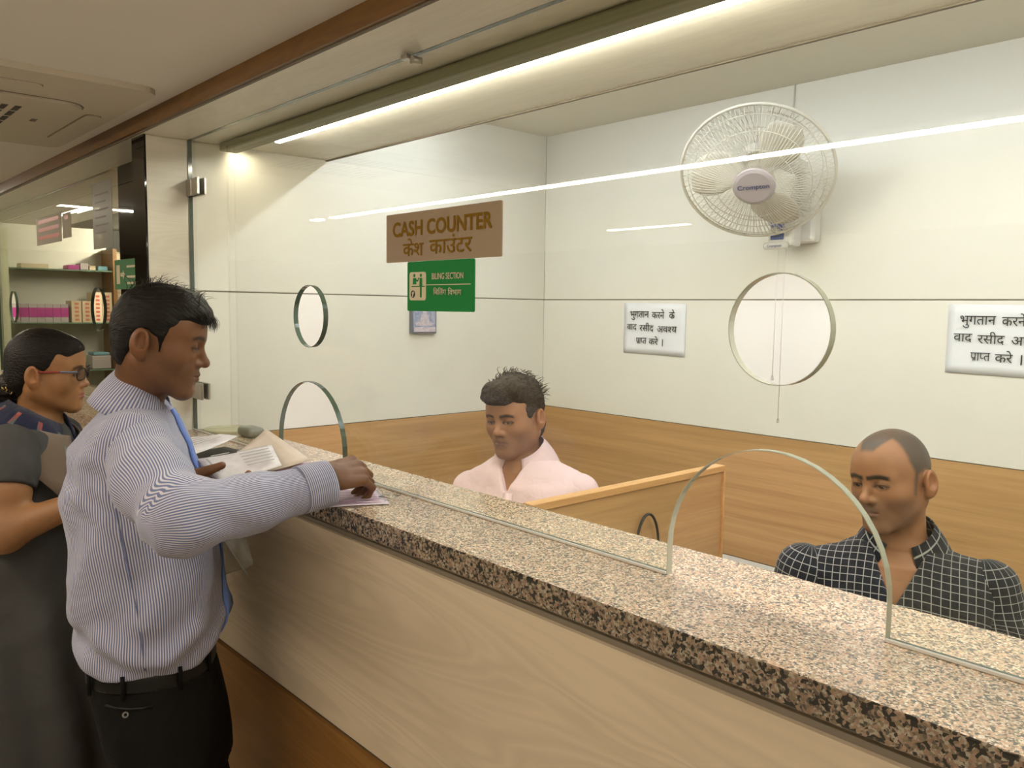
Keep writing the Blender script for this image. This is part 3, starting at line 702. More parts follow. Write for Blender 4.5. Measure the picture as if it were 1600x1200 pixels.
for x0_, x1_, z0_, z1_, n_, lb in ((-4.60, -4.14, 1.90, 2.03, 3, 'larger faded notice on the far pharmacy glass'), (-4.12, -3.98, 1.91, 2.02, 1, 'smaller faded notice on the far pharmacy glass')):
    x0_ += .0
    e = tag(empty('paper_notice', ((x0_+x1_)/2, -.002, z0_)), lb, 'notice')
    under(bx('sheet', x0_, x1_, -.0015, -.0005, z0_, z1_, mat('faded_sheet', (.33,.28,.2,1), .7)), e)
    for i in range(n_): under(bx('printed_line', x0_+.04, x1_-.04, -.0022, -.0018, z1_-.03-i*.038, z1_-.012-i*.038, M['redp']), e)
# green direction sign hanging at the pharmacy corner
gsn = tag(empty('direction_sign', (-3.2, -.05, 1.67)), 'green direction sign with running figure and arrow beside the dark gap', 'sign')
M['green2'] = mat('faded_green_sheet', (.05,.17,.06,1), .7)
under(bx('board', -3.335, -3.06, -.018, -.014, 1.675, 1.785, M['green2'], bev=.001), gsn)
bm = bmesh.new(); MX = Matrix.Translation((0, -.0185, 0)) @ Matrix.Rotation(PI/2, 4, 'X')
poly([(-3.31,1.695),(-3.27,1.695),(-3.27,1.765),(-3.31,1.765)]); poly([(-3.262,1.722),(-3.235,1.722),(-3.235,1.712),(-3.215,1.729),(-3.235,1.746),(-3.235,1.736),(-3.262,1.736)])
under(fin('arrow', bm, M['signw']), gsn)
lettering('WAY OUT'[:0] or 'PHARMACY'[:0] or 'OUT', .02, (-3.19, -.0195, 1.745), X_, Z_, M['signw'], gsn, bold=.02, width=.09, height=.018) if False else None
for z_ in (1.757, 1.720, 1.697):
    under(bx('printed_line', -3.19, -3.09, -.0192, -.0182, z_-.004, z_+.004, M['signw']), gsn)
under(bx('hanger', -3.30, -3.10, -.014, .0, 1.72, 1.74, M['steel']), gsn)

# ================================================================== people
F32 = np.float32
def sm(a, b, k):
    h = np.maximum(k-np.abs(a-b), 0)/k
    return np.minimum(a, b)-h*h*k*.25
def sx_(a, b, k): return -sm(-a, -b, k)
def ell(P, c, r):
    q = P-np.array(c, F32); r = np.array(r, F32)
    k0 = np.sqrt(((q/r)**2).sum(-1)); k1 = np.sqrt(((q/(r*r))**2).sum(-1))+1e-6
    return k0*(k0-1)/k1
def cone(P, a, b, ra, rb, ret=False):
    a = np.array(a, F32); b = np.array(b, F32); ba = b-a
    t = np.clip(((P-a)@ba)/max(1e-9, float(ba@ba)), 0, 1)
    q = P-a-t[..., None]*ba
    d = np.sqrt((q*q).sum(-1))-(ra+(rb-ra)*t)
    return (d, t) if ret else d
def chain(P, pts, rs, k=.02):
    d = None
    for i in range(len(pts)-1):
        e = cone(P, pts[i], pts[i+1], rs[i], rs[i+1]); d = e if d is None else sm(d, e, k)
    return d
def poly2(y, z, poly):
    """signed distance to a closed outline, negative inside"""
    d = np.full(y.shape, 1e9, F32); s = np.ones(y.shape, F32); n = len(poly)
    for i in range(n):
        ax_, az_ = poly[i]; bx_, bz_ = poly[i-1]
        ex, ez = bx_-ax_, bz_-az_; wx, wz = y-ax_, z-az_
        t = np.clip((wx*ex+wz*ez)/(ex*ex+ez*ez+1e-12), 0, 1)
        d = np.minimum(d, (wx-ex*t)**2+(wz-ez*t)**2)
        c1 = z >= az_; c2 = z < bz_; c3 = ex*wz > ez*wx
        s = np.where((c1 & c2 & c3) | (~c1 & ~c2 & ~c3), -s, s)
    return s*np.sqrt(d)
def wob(P, f, seed=0):
    """smooth pseudo noise in -1..1"""
    r = np.random.RandomState(seed); out = 0
    for i in range(5):
        v = r.randn(3); v /= np.linalg.norm(v); w2 = r.randn(3); w2 /= np.linalg.norm(w2)
        out = out+np.sin(P@(v*f*(1+.35*i)).astype(F32)+1.7*np.sin(P@(w2*f*.6).astype(F32)+r.rand()*6)+r.rand()*6)
    return out/5
def surf(F, lo, hi, h):
    lo = np.array(lo, float); hi = np.array(hi, float); n = np.ceil((hi-lo)/h).astype(int)+1
    ax_ = [(lo[i]+h*np.arange(n[i])).astype(F32) for i in range(3)]
    P = np.stack(np.meshgrid(*ax_, indexing='ij'), -1); D = F(P).astype(F32)
    ins = D < 0
    c = np.zeros([m_-1 for m_ in n], int)
    offs = [(i, j, k_) for i in (0, 1) for j in (0, 1) for k_ in (0, 1)]
    sl = lambda o: tuple(slice(o[i], o[i]+n[i]-1) for i in range(3))
    for o in offs: c += ins[sl(o)]
    act = (c > 0) & (c < 8); idx = -np.ones(act.shape, int); ids = np.argwhere(act); idx[act] = np.arange(len(ids))
    acc = np.zeros((len(ids), 3)); cnt = np.zeros(len(ids))
    i0, i1, i2 = ids.T
    for a in offs:
        for d_ in range(3):
            if a[d_]: continue
            b = list(a); b[d_] = 1
            da = D[i0+a[0], i1+a[1], i2+a[2]]; db = D[i0+b[0], i1+b[1], i2+b[2]]
            cr = (da < 0) != (db < 0); t = np.where(cr, da/(da-db+1e-12), 0)
            p = np.array(a, float)[None].repeat(len(ids), 0); p[:, d_] += t
            acc += p*cr[:, None]; cnt += cr
    V = lo+(ids+acc/cnt[:, None])*h
    Q = []
    for d_ in range(3):
        e, f = [(1, 2), (2, 0), (0, 1)][d_]
        s0 = [slice(1, n[i]-1) for i in range(3)]; s0[d_] = slice(0, n[d_]-1); s1 = list(s0); s1[d_] = slice(1, n[d_])
        A = ins[tuple(s0)]; B = ins[tuple(s1)]
        for flip, mk in ((False, A & ~B), (True, B & ~A)):
            g_ = np.argwhere(mk)
            if not len(g_): continue
            off = np.array([1, 1, 1]); off[d_] = 0; g_ = g_+off
            def cell(de, df):
                q = g_.copy(); q[:, e] += de; q[:, f] += df; return idx[q[:, 0], q[:, 1], q[:, 2]]
            q = np.stack([cell(-1, -1), cell(0, -1), cell(0, 0), cell(-1, 0)], 1)
            Q.append(q[:, ::-1] if flip else q)
    Q = np.concatenate(Q); Q = Q[(Q >= 0).all(1)]
    return V, Q
def npmesh(name, parts, m, parent=None, attrs=None):
    """parts: list of (V, Q); attrs: {name: (type, per-vertex array)}"""
    V = np.concatenate([p[0] for p in parts]); off = 0; Qs = []
    for v, q in parts: Qs.append(q+off); off += len(v)
    Q = np.concatenate(Qs); me = bpy.data.meshes.new(name)
    me.vertices.add(len(V)); me.vertices.foreach_set('co', V.astype(F32).ravel())
    me.loops.add(Q.size); me.loops.foreach_set('vertex_index', Q.ravel().astype(np.int32))
    me.polygons.add(len(Q)); me.polygons.foreach_set('loop_start', np.arange(0, Q.size, Q.shape[1], dtype=np.int32))
    me.update(calc_edges=True); me.validate()
    me.polygons.foreach_set('use_smooth', np.ones(len(me.polygons), bool))
    for k_, (ty, A) in (attrs or {}).items():
        a = me.attributes.new(k_, ty, 'POINT')
        a.data.foreach_set('color' if ty == 'FLOAT_COLOR' else 'vector', A.astype(F32).ravel())
    o = bpy.data.objects.new(name, me); COL.objects.link(o); me.materials.append(m)
    if parent is not None: under(o, parent)
    return o
def hframe(y, p, ro=0):
    y, p, ro = map(math.radians, (y, p, ro))
    fw = np.array([math.cos(p)*math.cos(y), math.cos(p)*math.sin(y), -math.sin(p)]); ri = np.array([math.sin(y), -math.cos(y), 0]); up = np.cross(ri, fw)
    c, s = math.cos(ro), math.sin(ro)
    return np.array([c*ri+s*up, fw, -s*ri+c*up])

# ---- materials driven by point attributes
def skinmat(name):
    m = mat(name, (.4,.2,.1,1), .48, spec=.35, sub=.12); k = N(m)
    at_ = k.n('ShaderNodeAttribute', attribute_name='tone'); mp = k.coords()
    no = k.n('ShaderNodeTexNoise', i_Scale=45.0, i_Detail=4.0); k.l(mp, 0, no, 'Vector')
    mr = k.n('ShaderNodeMapRange'); mr.inputs[3].default_value = .86; mr.inputs[4].default_value = 1.12; k.l(no, 'Fac', mr, 0)
    hs = k.n('ShaderNodeHueSaturation'); k.l(at_, 'Color', hs, 'Color'); k.l(mr, 0, hs, 'Value'); k.l(hs, 0, k.b, 'Base Color')
    n2 = k.n('ShaderNodeTexNoise', i_Scale=420.0, i_Detail=2.0); k.l(mp, 0, n2, 'Vector')
    bp = k.n('ShaderNodeBump', i_Strength=.12, i_Distance=.0015); k.l(n2, 'Fac', bp, 'Height'); k.l(bp, 0, k.b, 'Normal')
    return m
M['skin'] = skinmat('skin')
def hairmat(name, c, c2, rough=.42, scale=(260, 60, 260)):
    m = mat(name, c, rough, spec=.16); k = N(m); at_ = k.n('ShaderNodeAttribute', attribute_name='strand')
    mp = k.n('ShaderNodeMapping'); mp.inputs['Scale'].default_value = scale; k.l(at_, 'Vector', mp, 'Vector')
    no = k.n('ShaderNodeTexNoise', i_Scale=1.0, i_Detail=3.0, i_Roughness=.6); k.l(mp, 0, no, 'Vector')
    r = k.ramp([(.35, c), (.75, c2)]); k.l(no, 'Fac', r, 'Fac'); k.l(r, 0, k.b, 'Base Color')
    bp = k.n('ShaderNodeBump', i_Strength=.9, i_Distance=.004); k.l(no, 'Fac', bp, 'Height'); k.l(bp, 0, k.b, 'Normal')
    return m
M['hair'] = hairmat('black_hair', (.004,.0035,.003,1), (.014,.010,.007,1), .5)
M['hair2'] = hairmat('brown_black_hair', (.022,.016,.011,1), (.085,.066,.05,1), .6)
M['hairw'] = hairmat('sleek_black_hair', (.005,.004,.004,1), (.015,.011,.008,1), .32)
def clothmat(name, base, kind, c2=None, rough=.85):
    m = mat(name, base, rough, spec=.15); k = N(m); b = k.b
    b.inputs['Sheen Weight'].default_value = .0 if kind == 'dark' else .12
    at_ = k.n('ShaderNodeAttribute', attribute_name='weave'); sp = k.n('ShaderNodeSeparateXYZ'); k.l(at_, 'Vector', sp, 0)
    def band(out, period, duty, soft=.15):
        a = k.n('ShaderNodeMath', operation='DIVIDE'); k.l(sp, out, a, 0); a.inputs[1].default_value = period
        f = k.n('ShaderNodeMath', operation='FRACT'); k.l(a, 0, f, 0)
        s_ = k.n('ShaderNodeMath', operation='SUBTRACT'); k.l(f, 0, s_, 0); s_.inputs[1].default_value = .5
        ab = k.n('ShaderNodeMath', operation='ABSOLUTE'); k.l(s_, 0, ab, 0)
        mr = k.n('ShaderNodeMapRange'); k.l(ab, 0, mr, 0); mr.inputs[1].default_value = duty/2; mr.inputs[2].default_value = duty/2+soft*.3
        mr.inputs[3].default_value = 1; mr.inputs[4].default_value = 0; return mr
    if kind == 'stripe':
        q = band('X', .0042, .48, .2); mx = k.n('ShaderNodeMix', data_type='RGBA'); mx.inputs[6].default_value = base; mx.inputs[7].default_value = c2
        k.l(q, 0, mx, 0); k.l(mx, 2, b, 'Base Color')
    elif kind == 'check':
        q1 = band('X', .0178, .060, .11); q2 = band('Y', .0178, .060, .11)
        q3 = band('X', .0225*3, .035, .02)
        mxm = k.n('ShaderNodeMath', operation='MAXIMUM'); k.l(q1, 0, mxm, 0); k.l(q2, 0, mxm, 1)
        mx = k.n('ShaderNodeMix', data_type='RGBA'); mx.inputs[6].default_value = base; mx.inputs[7].default_value = c2
        k.l(mxm, 0, mx, 0); k.l(mx, 2, b, 'Base Color')
    elif kind == 'scarf':
        q1 = band('X', .034, .16, .1); q2 = band('Y', .03, .5, .1); mp2 = k.n('ShaderNodeMapping'); mp2.inputs['Scale'].default_value = (35, 35, 35); k.l(at_, 'Vector', mp2, 0)
        no = k.n('ShaderNodeTexNoise', i_Scale=1.0); k.l(mp2, 0, no, 'Vector')
        r = k.ramp([(.3, (.35,.25,.15,1)), (.45, (.3,.05,.05,1)), (.55, (.04,.10,.09,1)), (.68, (.4,.4,.36,1))]); k.l(no, 'Fac', r, 'Fac')
        mm_ = k.n('ShaderNodeMath', operation='MULTIPLY'); k.l(q1, 0, mm_, 0); k.l(q2, 0, mm_, 1)
        mx = k.n('ShaderNodeMix', data_type='RGBA'); mx.inputs[6].default_value = base; k.l(r, 0, mx, 7); k.l(mm_, 0, mx, 0); k.l(mx, 2, b, 'Base Color')
    mp = k.coords(); n2 = k.n('ShaderNodeTexNoise', i_Scale=22.0, i_Detail=3.0, i_Distortion=.6); k.l(mp, 0, n2, 'Vector')
    bp = k.n('ShaderNodeBump', i_Strength=.35, i_Distance=.012); k.l(n2, 'Fac', bp, 'Height'); k.l(bp, 0, b, 'Normal')
    return m
M['shirt1'] = clothmat('blue_striped_cotton', (.50,.48,.52,1), 'stripe', (.13,.15,.27,1))
M['shirt1p'] = clothmat('blue_placket_cotton', (.13,.20,.48,1), 'plain')
M['shirt2'] = clothmat('pink_cotton', (.75,.57,.58,1), 'plain')
M['shirt3'] = clothmat('black_checked_cotton', (.012,.013,.016,1), 'check', (.30,.30,.28,1))
M['trouser'] = clothmat('black_trousers', (.0045,.004,.0035,1), 'dark')
M['kurta'] = clothmat('grey_kurta', (.058,.056,.054,1), 'dark')
M['scarf'] = clothmat('navy_scarf', (.014,.016,.04,1), 'scarf')
M['scarf2'] = clothmat('taupe_scarf_border', (.14,.10,.07,1), 'scarf')
M['leather'] = mat('black_leather', (.004,.0035,.003,1), .45, spec=.3); M['gold'] = mat('gold_thread', (.45,.30,.10,1), .35, metal=.7)
M['eye'] = mat('eyeball', (.26,.20,.165,1), .15, spec=.6); M['iris'] = mat('dark_iris', (.012,.007,.004,1), .1, spec=.8)
M['button'] = mat('horn_button', (.4,.36,.24,1), .3)

# ---- head
def head_sdf(L, g):
    jw = g.get('jaw', .050); fat = g.get('fat', 0)
    ax_ = np.abs(L[..., 0]); S_ = np.stack([ax_, L[..., 1], L[..., 2]], -1)      # mirrored halves
    d = ell(L, (0, -.004, .026), (.076, .086, .086))
    d = sm(d, ell(L, (0, .035, .030), (.064, .058, .062)), .03)
    d = sm(d, ell(L, (0, .026, -.042), (.061+fat, .061, .068)), .03)
    d = sm(d, cone(S_, (jw+fat, -.012, -.050), (.016, .068, -.098), .019+fat, .017), .03)
    d = sm(d, ell(L, (0, .074, -.100), (.021, .017, .017)), .02)
    d = sm(d, cone(S_, (.010, .080, .0165), (.044, .068, .018), .011, .010), .014)
    d = sm(d, ell(S_, (.041, .050, -.026), (.022+fat, .024, .024)), .03)
    d = sm(d, ell(L, (0, .074, -.062), (.029, .020, .026)), .02)
    # eye sockets and lids
    d = sx_(d, -ell(S_, (.031, .101, .000), (.0195, .027, .0130)), .011)
    op = g.get('open', .0040)*1.15; zo = g.get('lidz', -.002)
    lid = ell(S_, (.031, .073, -.001), (.0168, .0150, .0142))
    lid = sx_(lid, -ell(S_, (.031, .092, zo), (.0135, .013, op)), .0025)
    d = sm(d, lid, .006)
    # nose
    nl = g.get('nose', 1.0)
    d = sm(d, cone(L, (0, .082, .008), (0, .082+.020*nl, -.026), .0078, .0085), .010)
    d = sm(d, ell(L, (0, .083+.021*nl, -.032), (.0105, .0105, .0095)), .008)
    d = sm(d, ell(S_, (.0115, .090, -.036), (.0085, .011, .0080)), .007)
    d = sx_(d, -ell(S_, (.0065, .096, -.0445), (.0035, .006, .004)), .004)
    # mouth
    d = sm(d, cone(S_, (0, .0935, -.0585), (.020, .082, -.0625), .0058, .0035), .006)
    d = sm(d, cone(S_, (0, .0925, -.0695), (.018, .082, -.0665), .0068, .0035), .006)
    d = sx_(d, -cone(S_, (0, .1005, -.0640), (.023, .0850, -.0640), .0016, .0016), .004)
    d = sx_(d, -ell(L, (0, .099, -.082), (.018, .006, .006)), .01)
    # ears
    e = ell(S_, (.084, -.016, -.010), (.0115, .019, .031))
    e = sm(e, ell(S_, (.079, -.010, -.034), (.007, .010, .012)), .008)
    e = sx_(e, -ell(S_, (.0965, -.012, -.004), (.0135, .0105, .020)), .003)
    e = sx_(e, -ell(S_, (.092, -.006, -.014), (.010, .006, .007)), .003)
    e = sm(e, ell(S_, (.083, -.002, -.012), (.005, .004, .007)), .004)
    d = sm(d, e, .008)
    return d
def head_tone(L, g, base):
    n = len(L); C_ = np.tile(np.array(base, float)[:3], (n, 1)); x, y, z = L[:, 0], L[:, 1], L[:, 2]; a = np.abs(x)
    st = lambda v, e0, e1: np.clip((v-e0)/(e1-e0), 0, 1)
    face = st(y, .02, .05)
    def blend(C_, w, col): return C_*(1-w[:, None])+np.array(col)[None]*w[:, None]
    # lips
    w = (1-st(np.sqrt((x/.023)**2+((z+.0645)/.0105)**2), .75, 1.05))*st(y, .07, .08); C_ = blend(C_, w*.75, g.get('lip', (.22,.085,.065)))
    # stubble and moustache
    sb = g.get('stubble', 0)
    if sb:
        w = (1-st(z, -.045, -.025))*st(y, -.01, .03)*st(z, -.135, -.115)*sb; C_ = blend(C_, w, g.get('stub', (.07,.05,.04)))
        w = (1-st(np.sqrt((x/.030)**2+((z+.0515+.25*a)/.0060)**2), .5, 1.2))*st(y, .07, .08)*g.get('tache', sb); C_ = blend(C_, w*.8, (.045,.03,.022))
    # brows
    zb = g.get('browz', .0190)+.003*np.sin(np.clip((a-.012)/.036, 0, 1)*PI)-.10*np.maximum(a-.036, 0)
    w = (1-st(np.abs(z-zb), g.get('browt', .0026), g.get('browt', .0026)+.0028))*st(a, g.get('browin', .008), g.get('browin', .008)+.005)*(1-st(a, .048, .054))*st(y, .05, .06); C_ = blend(C_, w*g.get('brow', .9), (.018,.012,.009))
    # shaded eye rims (lashes, kohl)
    w = (1-st(np.abs(np.sqrt(((a-.031)/.0165)**2+((z+.001)/.0075)**2)-.95), .05, .28))*st(y, .06, .07); C_ = blend(C_, w*.55, (.05,.028,.018))
    op = g.get('open', .0040)*1.15; e_ = np.sqrt(((a-.031)/.0145)**2+((z-g.get('lidz', -.002))/(op+.0004))**2); w = (1-st(np.abs(e_-1.08), .10, .30))*st(y, .066, .072)*(.35+.65*(z > g.get('lidz', -.002))); C_ = blend(C_, w*.9, (.012,.008,.006))
    # rosier ears and nose
    w = st(a, .077, .085)*.5+(1-st(np.sqrt(x**2+(y-.105)**2+(z+.03)**2), .01, .02))*.35; C_ = blend(C_, w*.6, tuple(np.array(base[:3])*np.array([1.2, .95, .85])))
    if g.get('buzz'):
        side = -poly2(y, z, [(.034,.3), (.034,.045), (.024,.02), (.026,-.03), (.016,-.034), (.012,.014), (-.012,.022), (-.032,.008), (-.036,-.03), (-.05,-.075), (-.2,-.075), (-.2,.3)])
        w1 = st(side, -.004, .006)
        hl = .074+.024*np.clip((a-.016)/.02, 0, 1)
        w2 = st(z, hl-.003, hl+.006)*st(.065-a, -.004, .006)*(y > 0)
        w = np.maximum(w1*st(z, -.08, -.06), w2)
        C_ = blend(C_, w*(.90-.15*st(z, .09, .115)), (.050,.043,.036))
    if g.get('nape'):
        w = st(-y, .035, .06)*st(z, -.1, -.08)*(1-st(z, -.06, -.04)); C_ = blend(C_, w*.5, (.03,.02,.015))
    return C_
HAIRPOLY = {
 'man': [(.14,.050), (.092,.050), (.060,.032), (.037,.030), (.030,.0105), (.028,-.024), (.018,-.026), (.014,.006), (-.009,.020), (-.032,.008), (-.033,-.017), (-.044,-.052), (-.052,-.082), (-.2,-.082), (-.2,.3), (.14,.3)],
 'pink': [(.14,.045), (.080,.050), (.055,.046), (.040,.015), (.034,-.022), (.022,-.022), (.014,.010), (-.010,.022), (-.034,.006), (-.036,-.030), (-.040,-.090), (-.2,-.090), (-.2,.3), (.14,.3)],
 'woman': [(.14,.066), (.088,.064), (.056,.040), (.032,.020), (.012,.004), (-.006,.012), (-.018,.018), (-.036,.000), (-.038,-.035), (-.050,-.085), (-.2,-.085), (-.2,.3), (.14,.3)],
}
def hair_sdf(L, style):
    if style == 'man':
        c = ell(L, (0, -.006, .030), (.084, .094, .092)); c = sm(c, ell(L, (0, .040, .072), (.058, .052, .045)), .02); c = sm(c, ell(L, (0, .080, .068), (.045, .022, .022)), .02)
        c = sm(c, ell(L, (0, -.045, -.020), (.062, .040, .060)), .02)
        c = sm(c, cone(np.stack([np.abs(L[..., 0]), L[..., 1], L[..., 2]], -1), (.073, .022, .02), (.0715, .022, -.022), .006, .003), .006)
        n = wob(L*np.array([1, .35, 1], F32), 190, 3)*.0016+wob(L, 60, 4)*.002
    elif style == 'pink':
        c = ell(L, (0, -.010, .038), (.088, .094, .096)); c = sm(c, ell(L, (-.012, .050, .088), (.062, .052, .044)), .02); c = sm(c, ell(L, (.01, .085, .082), (.045, .028, .030)), .02)
        c = sm(c, ell(L, (0, -.055, -.025), (.068, .045, .068)), .02)
        n = wob(L, 120, 7)*.0042+wob(L, 55, 8)*.0055
    else:
        c = ell(L, (0, -.012, .030), (.082, .102, .093)); c = sm(c, ell(L, (0, -.060, -.030), (.060, .045, .055)), .03); c = sm(c, ell(L, (0, .055, .060), (.054, .036, .040)), .02)
        n = wob(L*np.array([1, .2, 1], F32), 150, 11)*.0008
    c = c+n
    p = poly2(L[..., 1], L[..., 2]+0*L[..., 0], HAIRPOLY[style])
    h = sx_(c, p+.0015*wob(L, 220, 5), .008 if style != 'woman' else .005)
    if style == 'woman':
        b = ell(L, (0, -.108, -.066), (.040, .036, .046)); h = sm(h, b+.002*np.sin(L[..., 2]*260+L[..., 0]*120), .02)
    return h

# ---- hand: wrist point, direction to knuckles, back-of-hand normal, side (+1: thumb toward cross(dir, normal))
def hand_prims(w0, d_, nrm, side=1, curl=(.5, .5, .5, .5), s=1.0, thumb=(.6, .5), spread=.10):
    d_ = np.array(d_, float); d_ /= np.linalg.norm(d_); nrm = np.array(nrm, float); nrm -= d_*(nrm@d_); nrm /= np.linalg.norm(nrm)
    t_ = np.cross(d_, nrm)*side; w0 = np.array(w0, float)
    pr = []                                   # list of chains (points, radii)
    lens = [(.045, .026, .022), (.050, .030, .023), (.046, .028, .022), (.036, .021, .019)]
    rad = [.0092, .0096, .0090, .0080]
    for i in range(4):
        off = (.031-.0205*i)*s; kn = w0+d_*(.088-.004*abs(i-1))*s+t_*off+nrm*(.003-.002*abs(i-1.2))*s
        base = w0+d_*.02*s+t_*off*.55
        ang = 0; p = kn; pts = [base, kn]; rs = [rad[i]*1.15*s, rad[i]*1.12*s]
        dirf = d_+t_*spread*(1.5-i)*.5; dirf /= np.linalg.norm(dirf)
        for j, l_ in enumerate(lens[i]):
            ang += curl[i]*(1.0, 1.25, .8)[j]
            v = dirf*math.cos(ang)-nrm*math.sin(ang); p = p+v*l_*s; pts.append(p); rs.append(rad[i]*(1-.10*(j+1))*s)
        pr.append((pts, rs))
    b = w0+d_*.018*s+t_*.022*s-nrm*.006*s
    v = d_*.55+t_*.75-nrm*thumb[0]*.7; v /= np.linalg.norm(v); p1 = b+v*.040*s
    v2 = d_*.85+t_*.25-nrm*thumb[1]; v2 /= np.linalg.norm(v2); p2 = p1+v2*.032*s; p3 = p2+(v2-nrm*.15)*.026*s
    pr.append(([b, p1, p2, p3], [.015*s, .0125*s, .0105*s, .0085*s]))
    return pr, (w0, d_, nrm, t_, s)
def hand_sdf(P, H):
    pr, (w0, d_, nrm, t_, s) = H
    F_ = np.array([t_, d_, nrm]).astype(F32); L = (P-w0.astype(F32))@F_.T
    d = ell(L, (.002*s, .052*s, -.002*s), (.040*s, .050*s, .0155*s))
    d = sm(d, ell(L, (.024*s, .034*s, -.010*s), (.018*s, .030*s, .014*s)), .01)
    d = sm(d, cone(P, w0-d_*.03*s, w0+d_*.025*s, .0245*s, .024*s), .02)
    fs = None
    for i, (pts, rs) in enumerate(pr):
        c = None
        for j in range(len(pts)-1):
            e = cone(P, pts[j], pts[j+1], rs[j], rs[j+1]); c = e if c is None else sm(c, e, .003)
        fs = c if fs is None else np.minimum(fs, c) if i < 4 else sm(fs, c, .002)
    return sm(d, fs, .008)
def hand_mesh(H, res=.0026):
    allp = np.array([q for pts, _ in H[0] for q in pts]+[H[1][0]-H[1][1]*.05]); lo = allp.min(0)-.024; hi = allp.max(0)+.024
    return surf(lambda P: hand_sdf(P, H), lo, hi, res)

def loft_sdf(P, secs, hd, pw=2.4, ret=False):
    """secs: (z, cx, cy, half width, half depth); hd: heading in degrees"""
    secs = sorted(secs); Z = [s_[0] for s_ in secs]; h = math.radians(hd)
    fx, fy = math.cos(h), math.sin(h); z = np.clip(P[..., 2], Z[0], Z[-1])
    itp = lambda i: np.interp(z, Z, [s_[i] for s_ in secs]).astype(F32)
    dx = P[..., 0]-itp(1); dy = P[..., 1]-itp(2); a = itp(3); b = itp(4)
    y = dx*fx+dy*fy; x = dx*fy-dy*fx
    q = (np.abs(x/a)**pw+np.abs(y/b)**pw)**(1/pw); d = (q-1)*np.minimum(a, b)
    ez = np.abs(P[..., 2]-z); d = np.where(ez > 0, np.where(d > 0, np.sqrt(np.maximum(d, 0)**2+ez**2), ez), d)
    return (d, x, y) if ret else d

class Cloth:
    """torso shell plus sleeves, with weave coordinates"""
    def __init__(s, hd, secs, sh): s.hd, s.secs, s.sh = hd, secs, sh
def weave_front(V, secs, hd):
    _, x, y = loft_sdf(V.astype(F32), secs, hd, ret=True); w = wob(V.astype(F32), 22, 9)*.004
    return np.stack([x*1.08+w, V[:, 2]-.45*y+w, V[:, 2]*0], 1)
def weave_torso(V, secs, hd, zs_):
    _, x, y = loft_sdf(V.astype(F32), secs, hd, ret=True)
    ang = np.arctan2(x, y)
    t = 0*V[:, 2]
    u = ang*.155*(1-t)+x*t; v = V[:, 2]-t*y*.9
    return np.stack([u, v, V[:, 2]*0], 1)
def weave_arm(V, pts):
    pts = [np.array(p, float) for p in pts]; D_, A_, L2 = [], [], []; acc = 0
    pn = np.cross(pts[len(pts)//2]-pts[0], pts[-1]-pts[len(pts)//2]); pn = pn/(np.linalg.norm(pn)+1e-9)
    if pn@(CAM-pts[0]) < 0: pn = -pn
    for a, b in zip(pts, pts[1:]):
        ba = b-a; L_ = np.linalg.norm(ba); t = ((V-a)@ba)/(L_*L_); tc = np.clip(t, 0, 1); q = V-a-t[:, None]*ba
        D_.append(np.linalg.norm(V-a-tc[:, None]*ba, axis=1)+(1.5*np.clip(t-1, 0, 2)*L_ if len(D_) < len(pts)//2 else 0))
        dn = ba/L_; r0 = pn-dn*(pn@dn); r0 /= np.linalg.norm(r0); r1 = np.cross(dn, r0)
        A_.append(np.arctan2(q@r1, q@r0)); L2.append(acc+np.clip(t, -3, 4)*L_); acc += L_
    D_ = np.array(D_); W = np.exp(-(D_-D_.min(0))/.012); W /= W.sum(0); A_ = np.array(A_)
    an = np.arctan2((W*np.sin(A_)).sum(0), (W*np.cos(A_)).sum(0))
    return np.stack([an*.058, (W*np.array(L2)).sum(0), an*0], 1)
def sleeve(name, P_, pts, rs, m, hd, seed, fold=.004, res=.006, extra=None, k=.03):
    pts = [np.array(p, float) for p in pts]
    A = np.array(pts); lo = A.min(0)-max(rs)-.03; hi = A.max(0)+max(rs)+.03
    def F(P):
        d = chain(P, pts, rs, k)
        # folds gather at the elbow and run round the arm
        el = np.array(pts[len(pts)//2], F32); de = np.sqrt(((P-el)**2).sum(-1))
        d = d+fold*wob(P*np.array([1, 1, 1], F32), 55, seed)*(.35+np.exp(-(de/.10)**2))
        if extra: d = extra(P, d)
        # open cuff
        a = pts[-1]; dn = (pts[-1]-pts[-2]); dn = dn/np.linalg.norm(dn)
        d = np.maximum(d, (P-a.astype(F32))@dn.astype(F32))
        return d
    V, Q = surf(F, lo, hi, res)
    return npmesh(name, [(V, Q)], m, P_, {'weave': ('FLOAT_VECTOR', weave_arm(V, pts))})
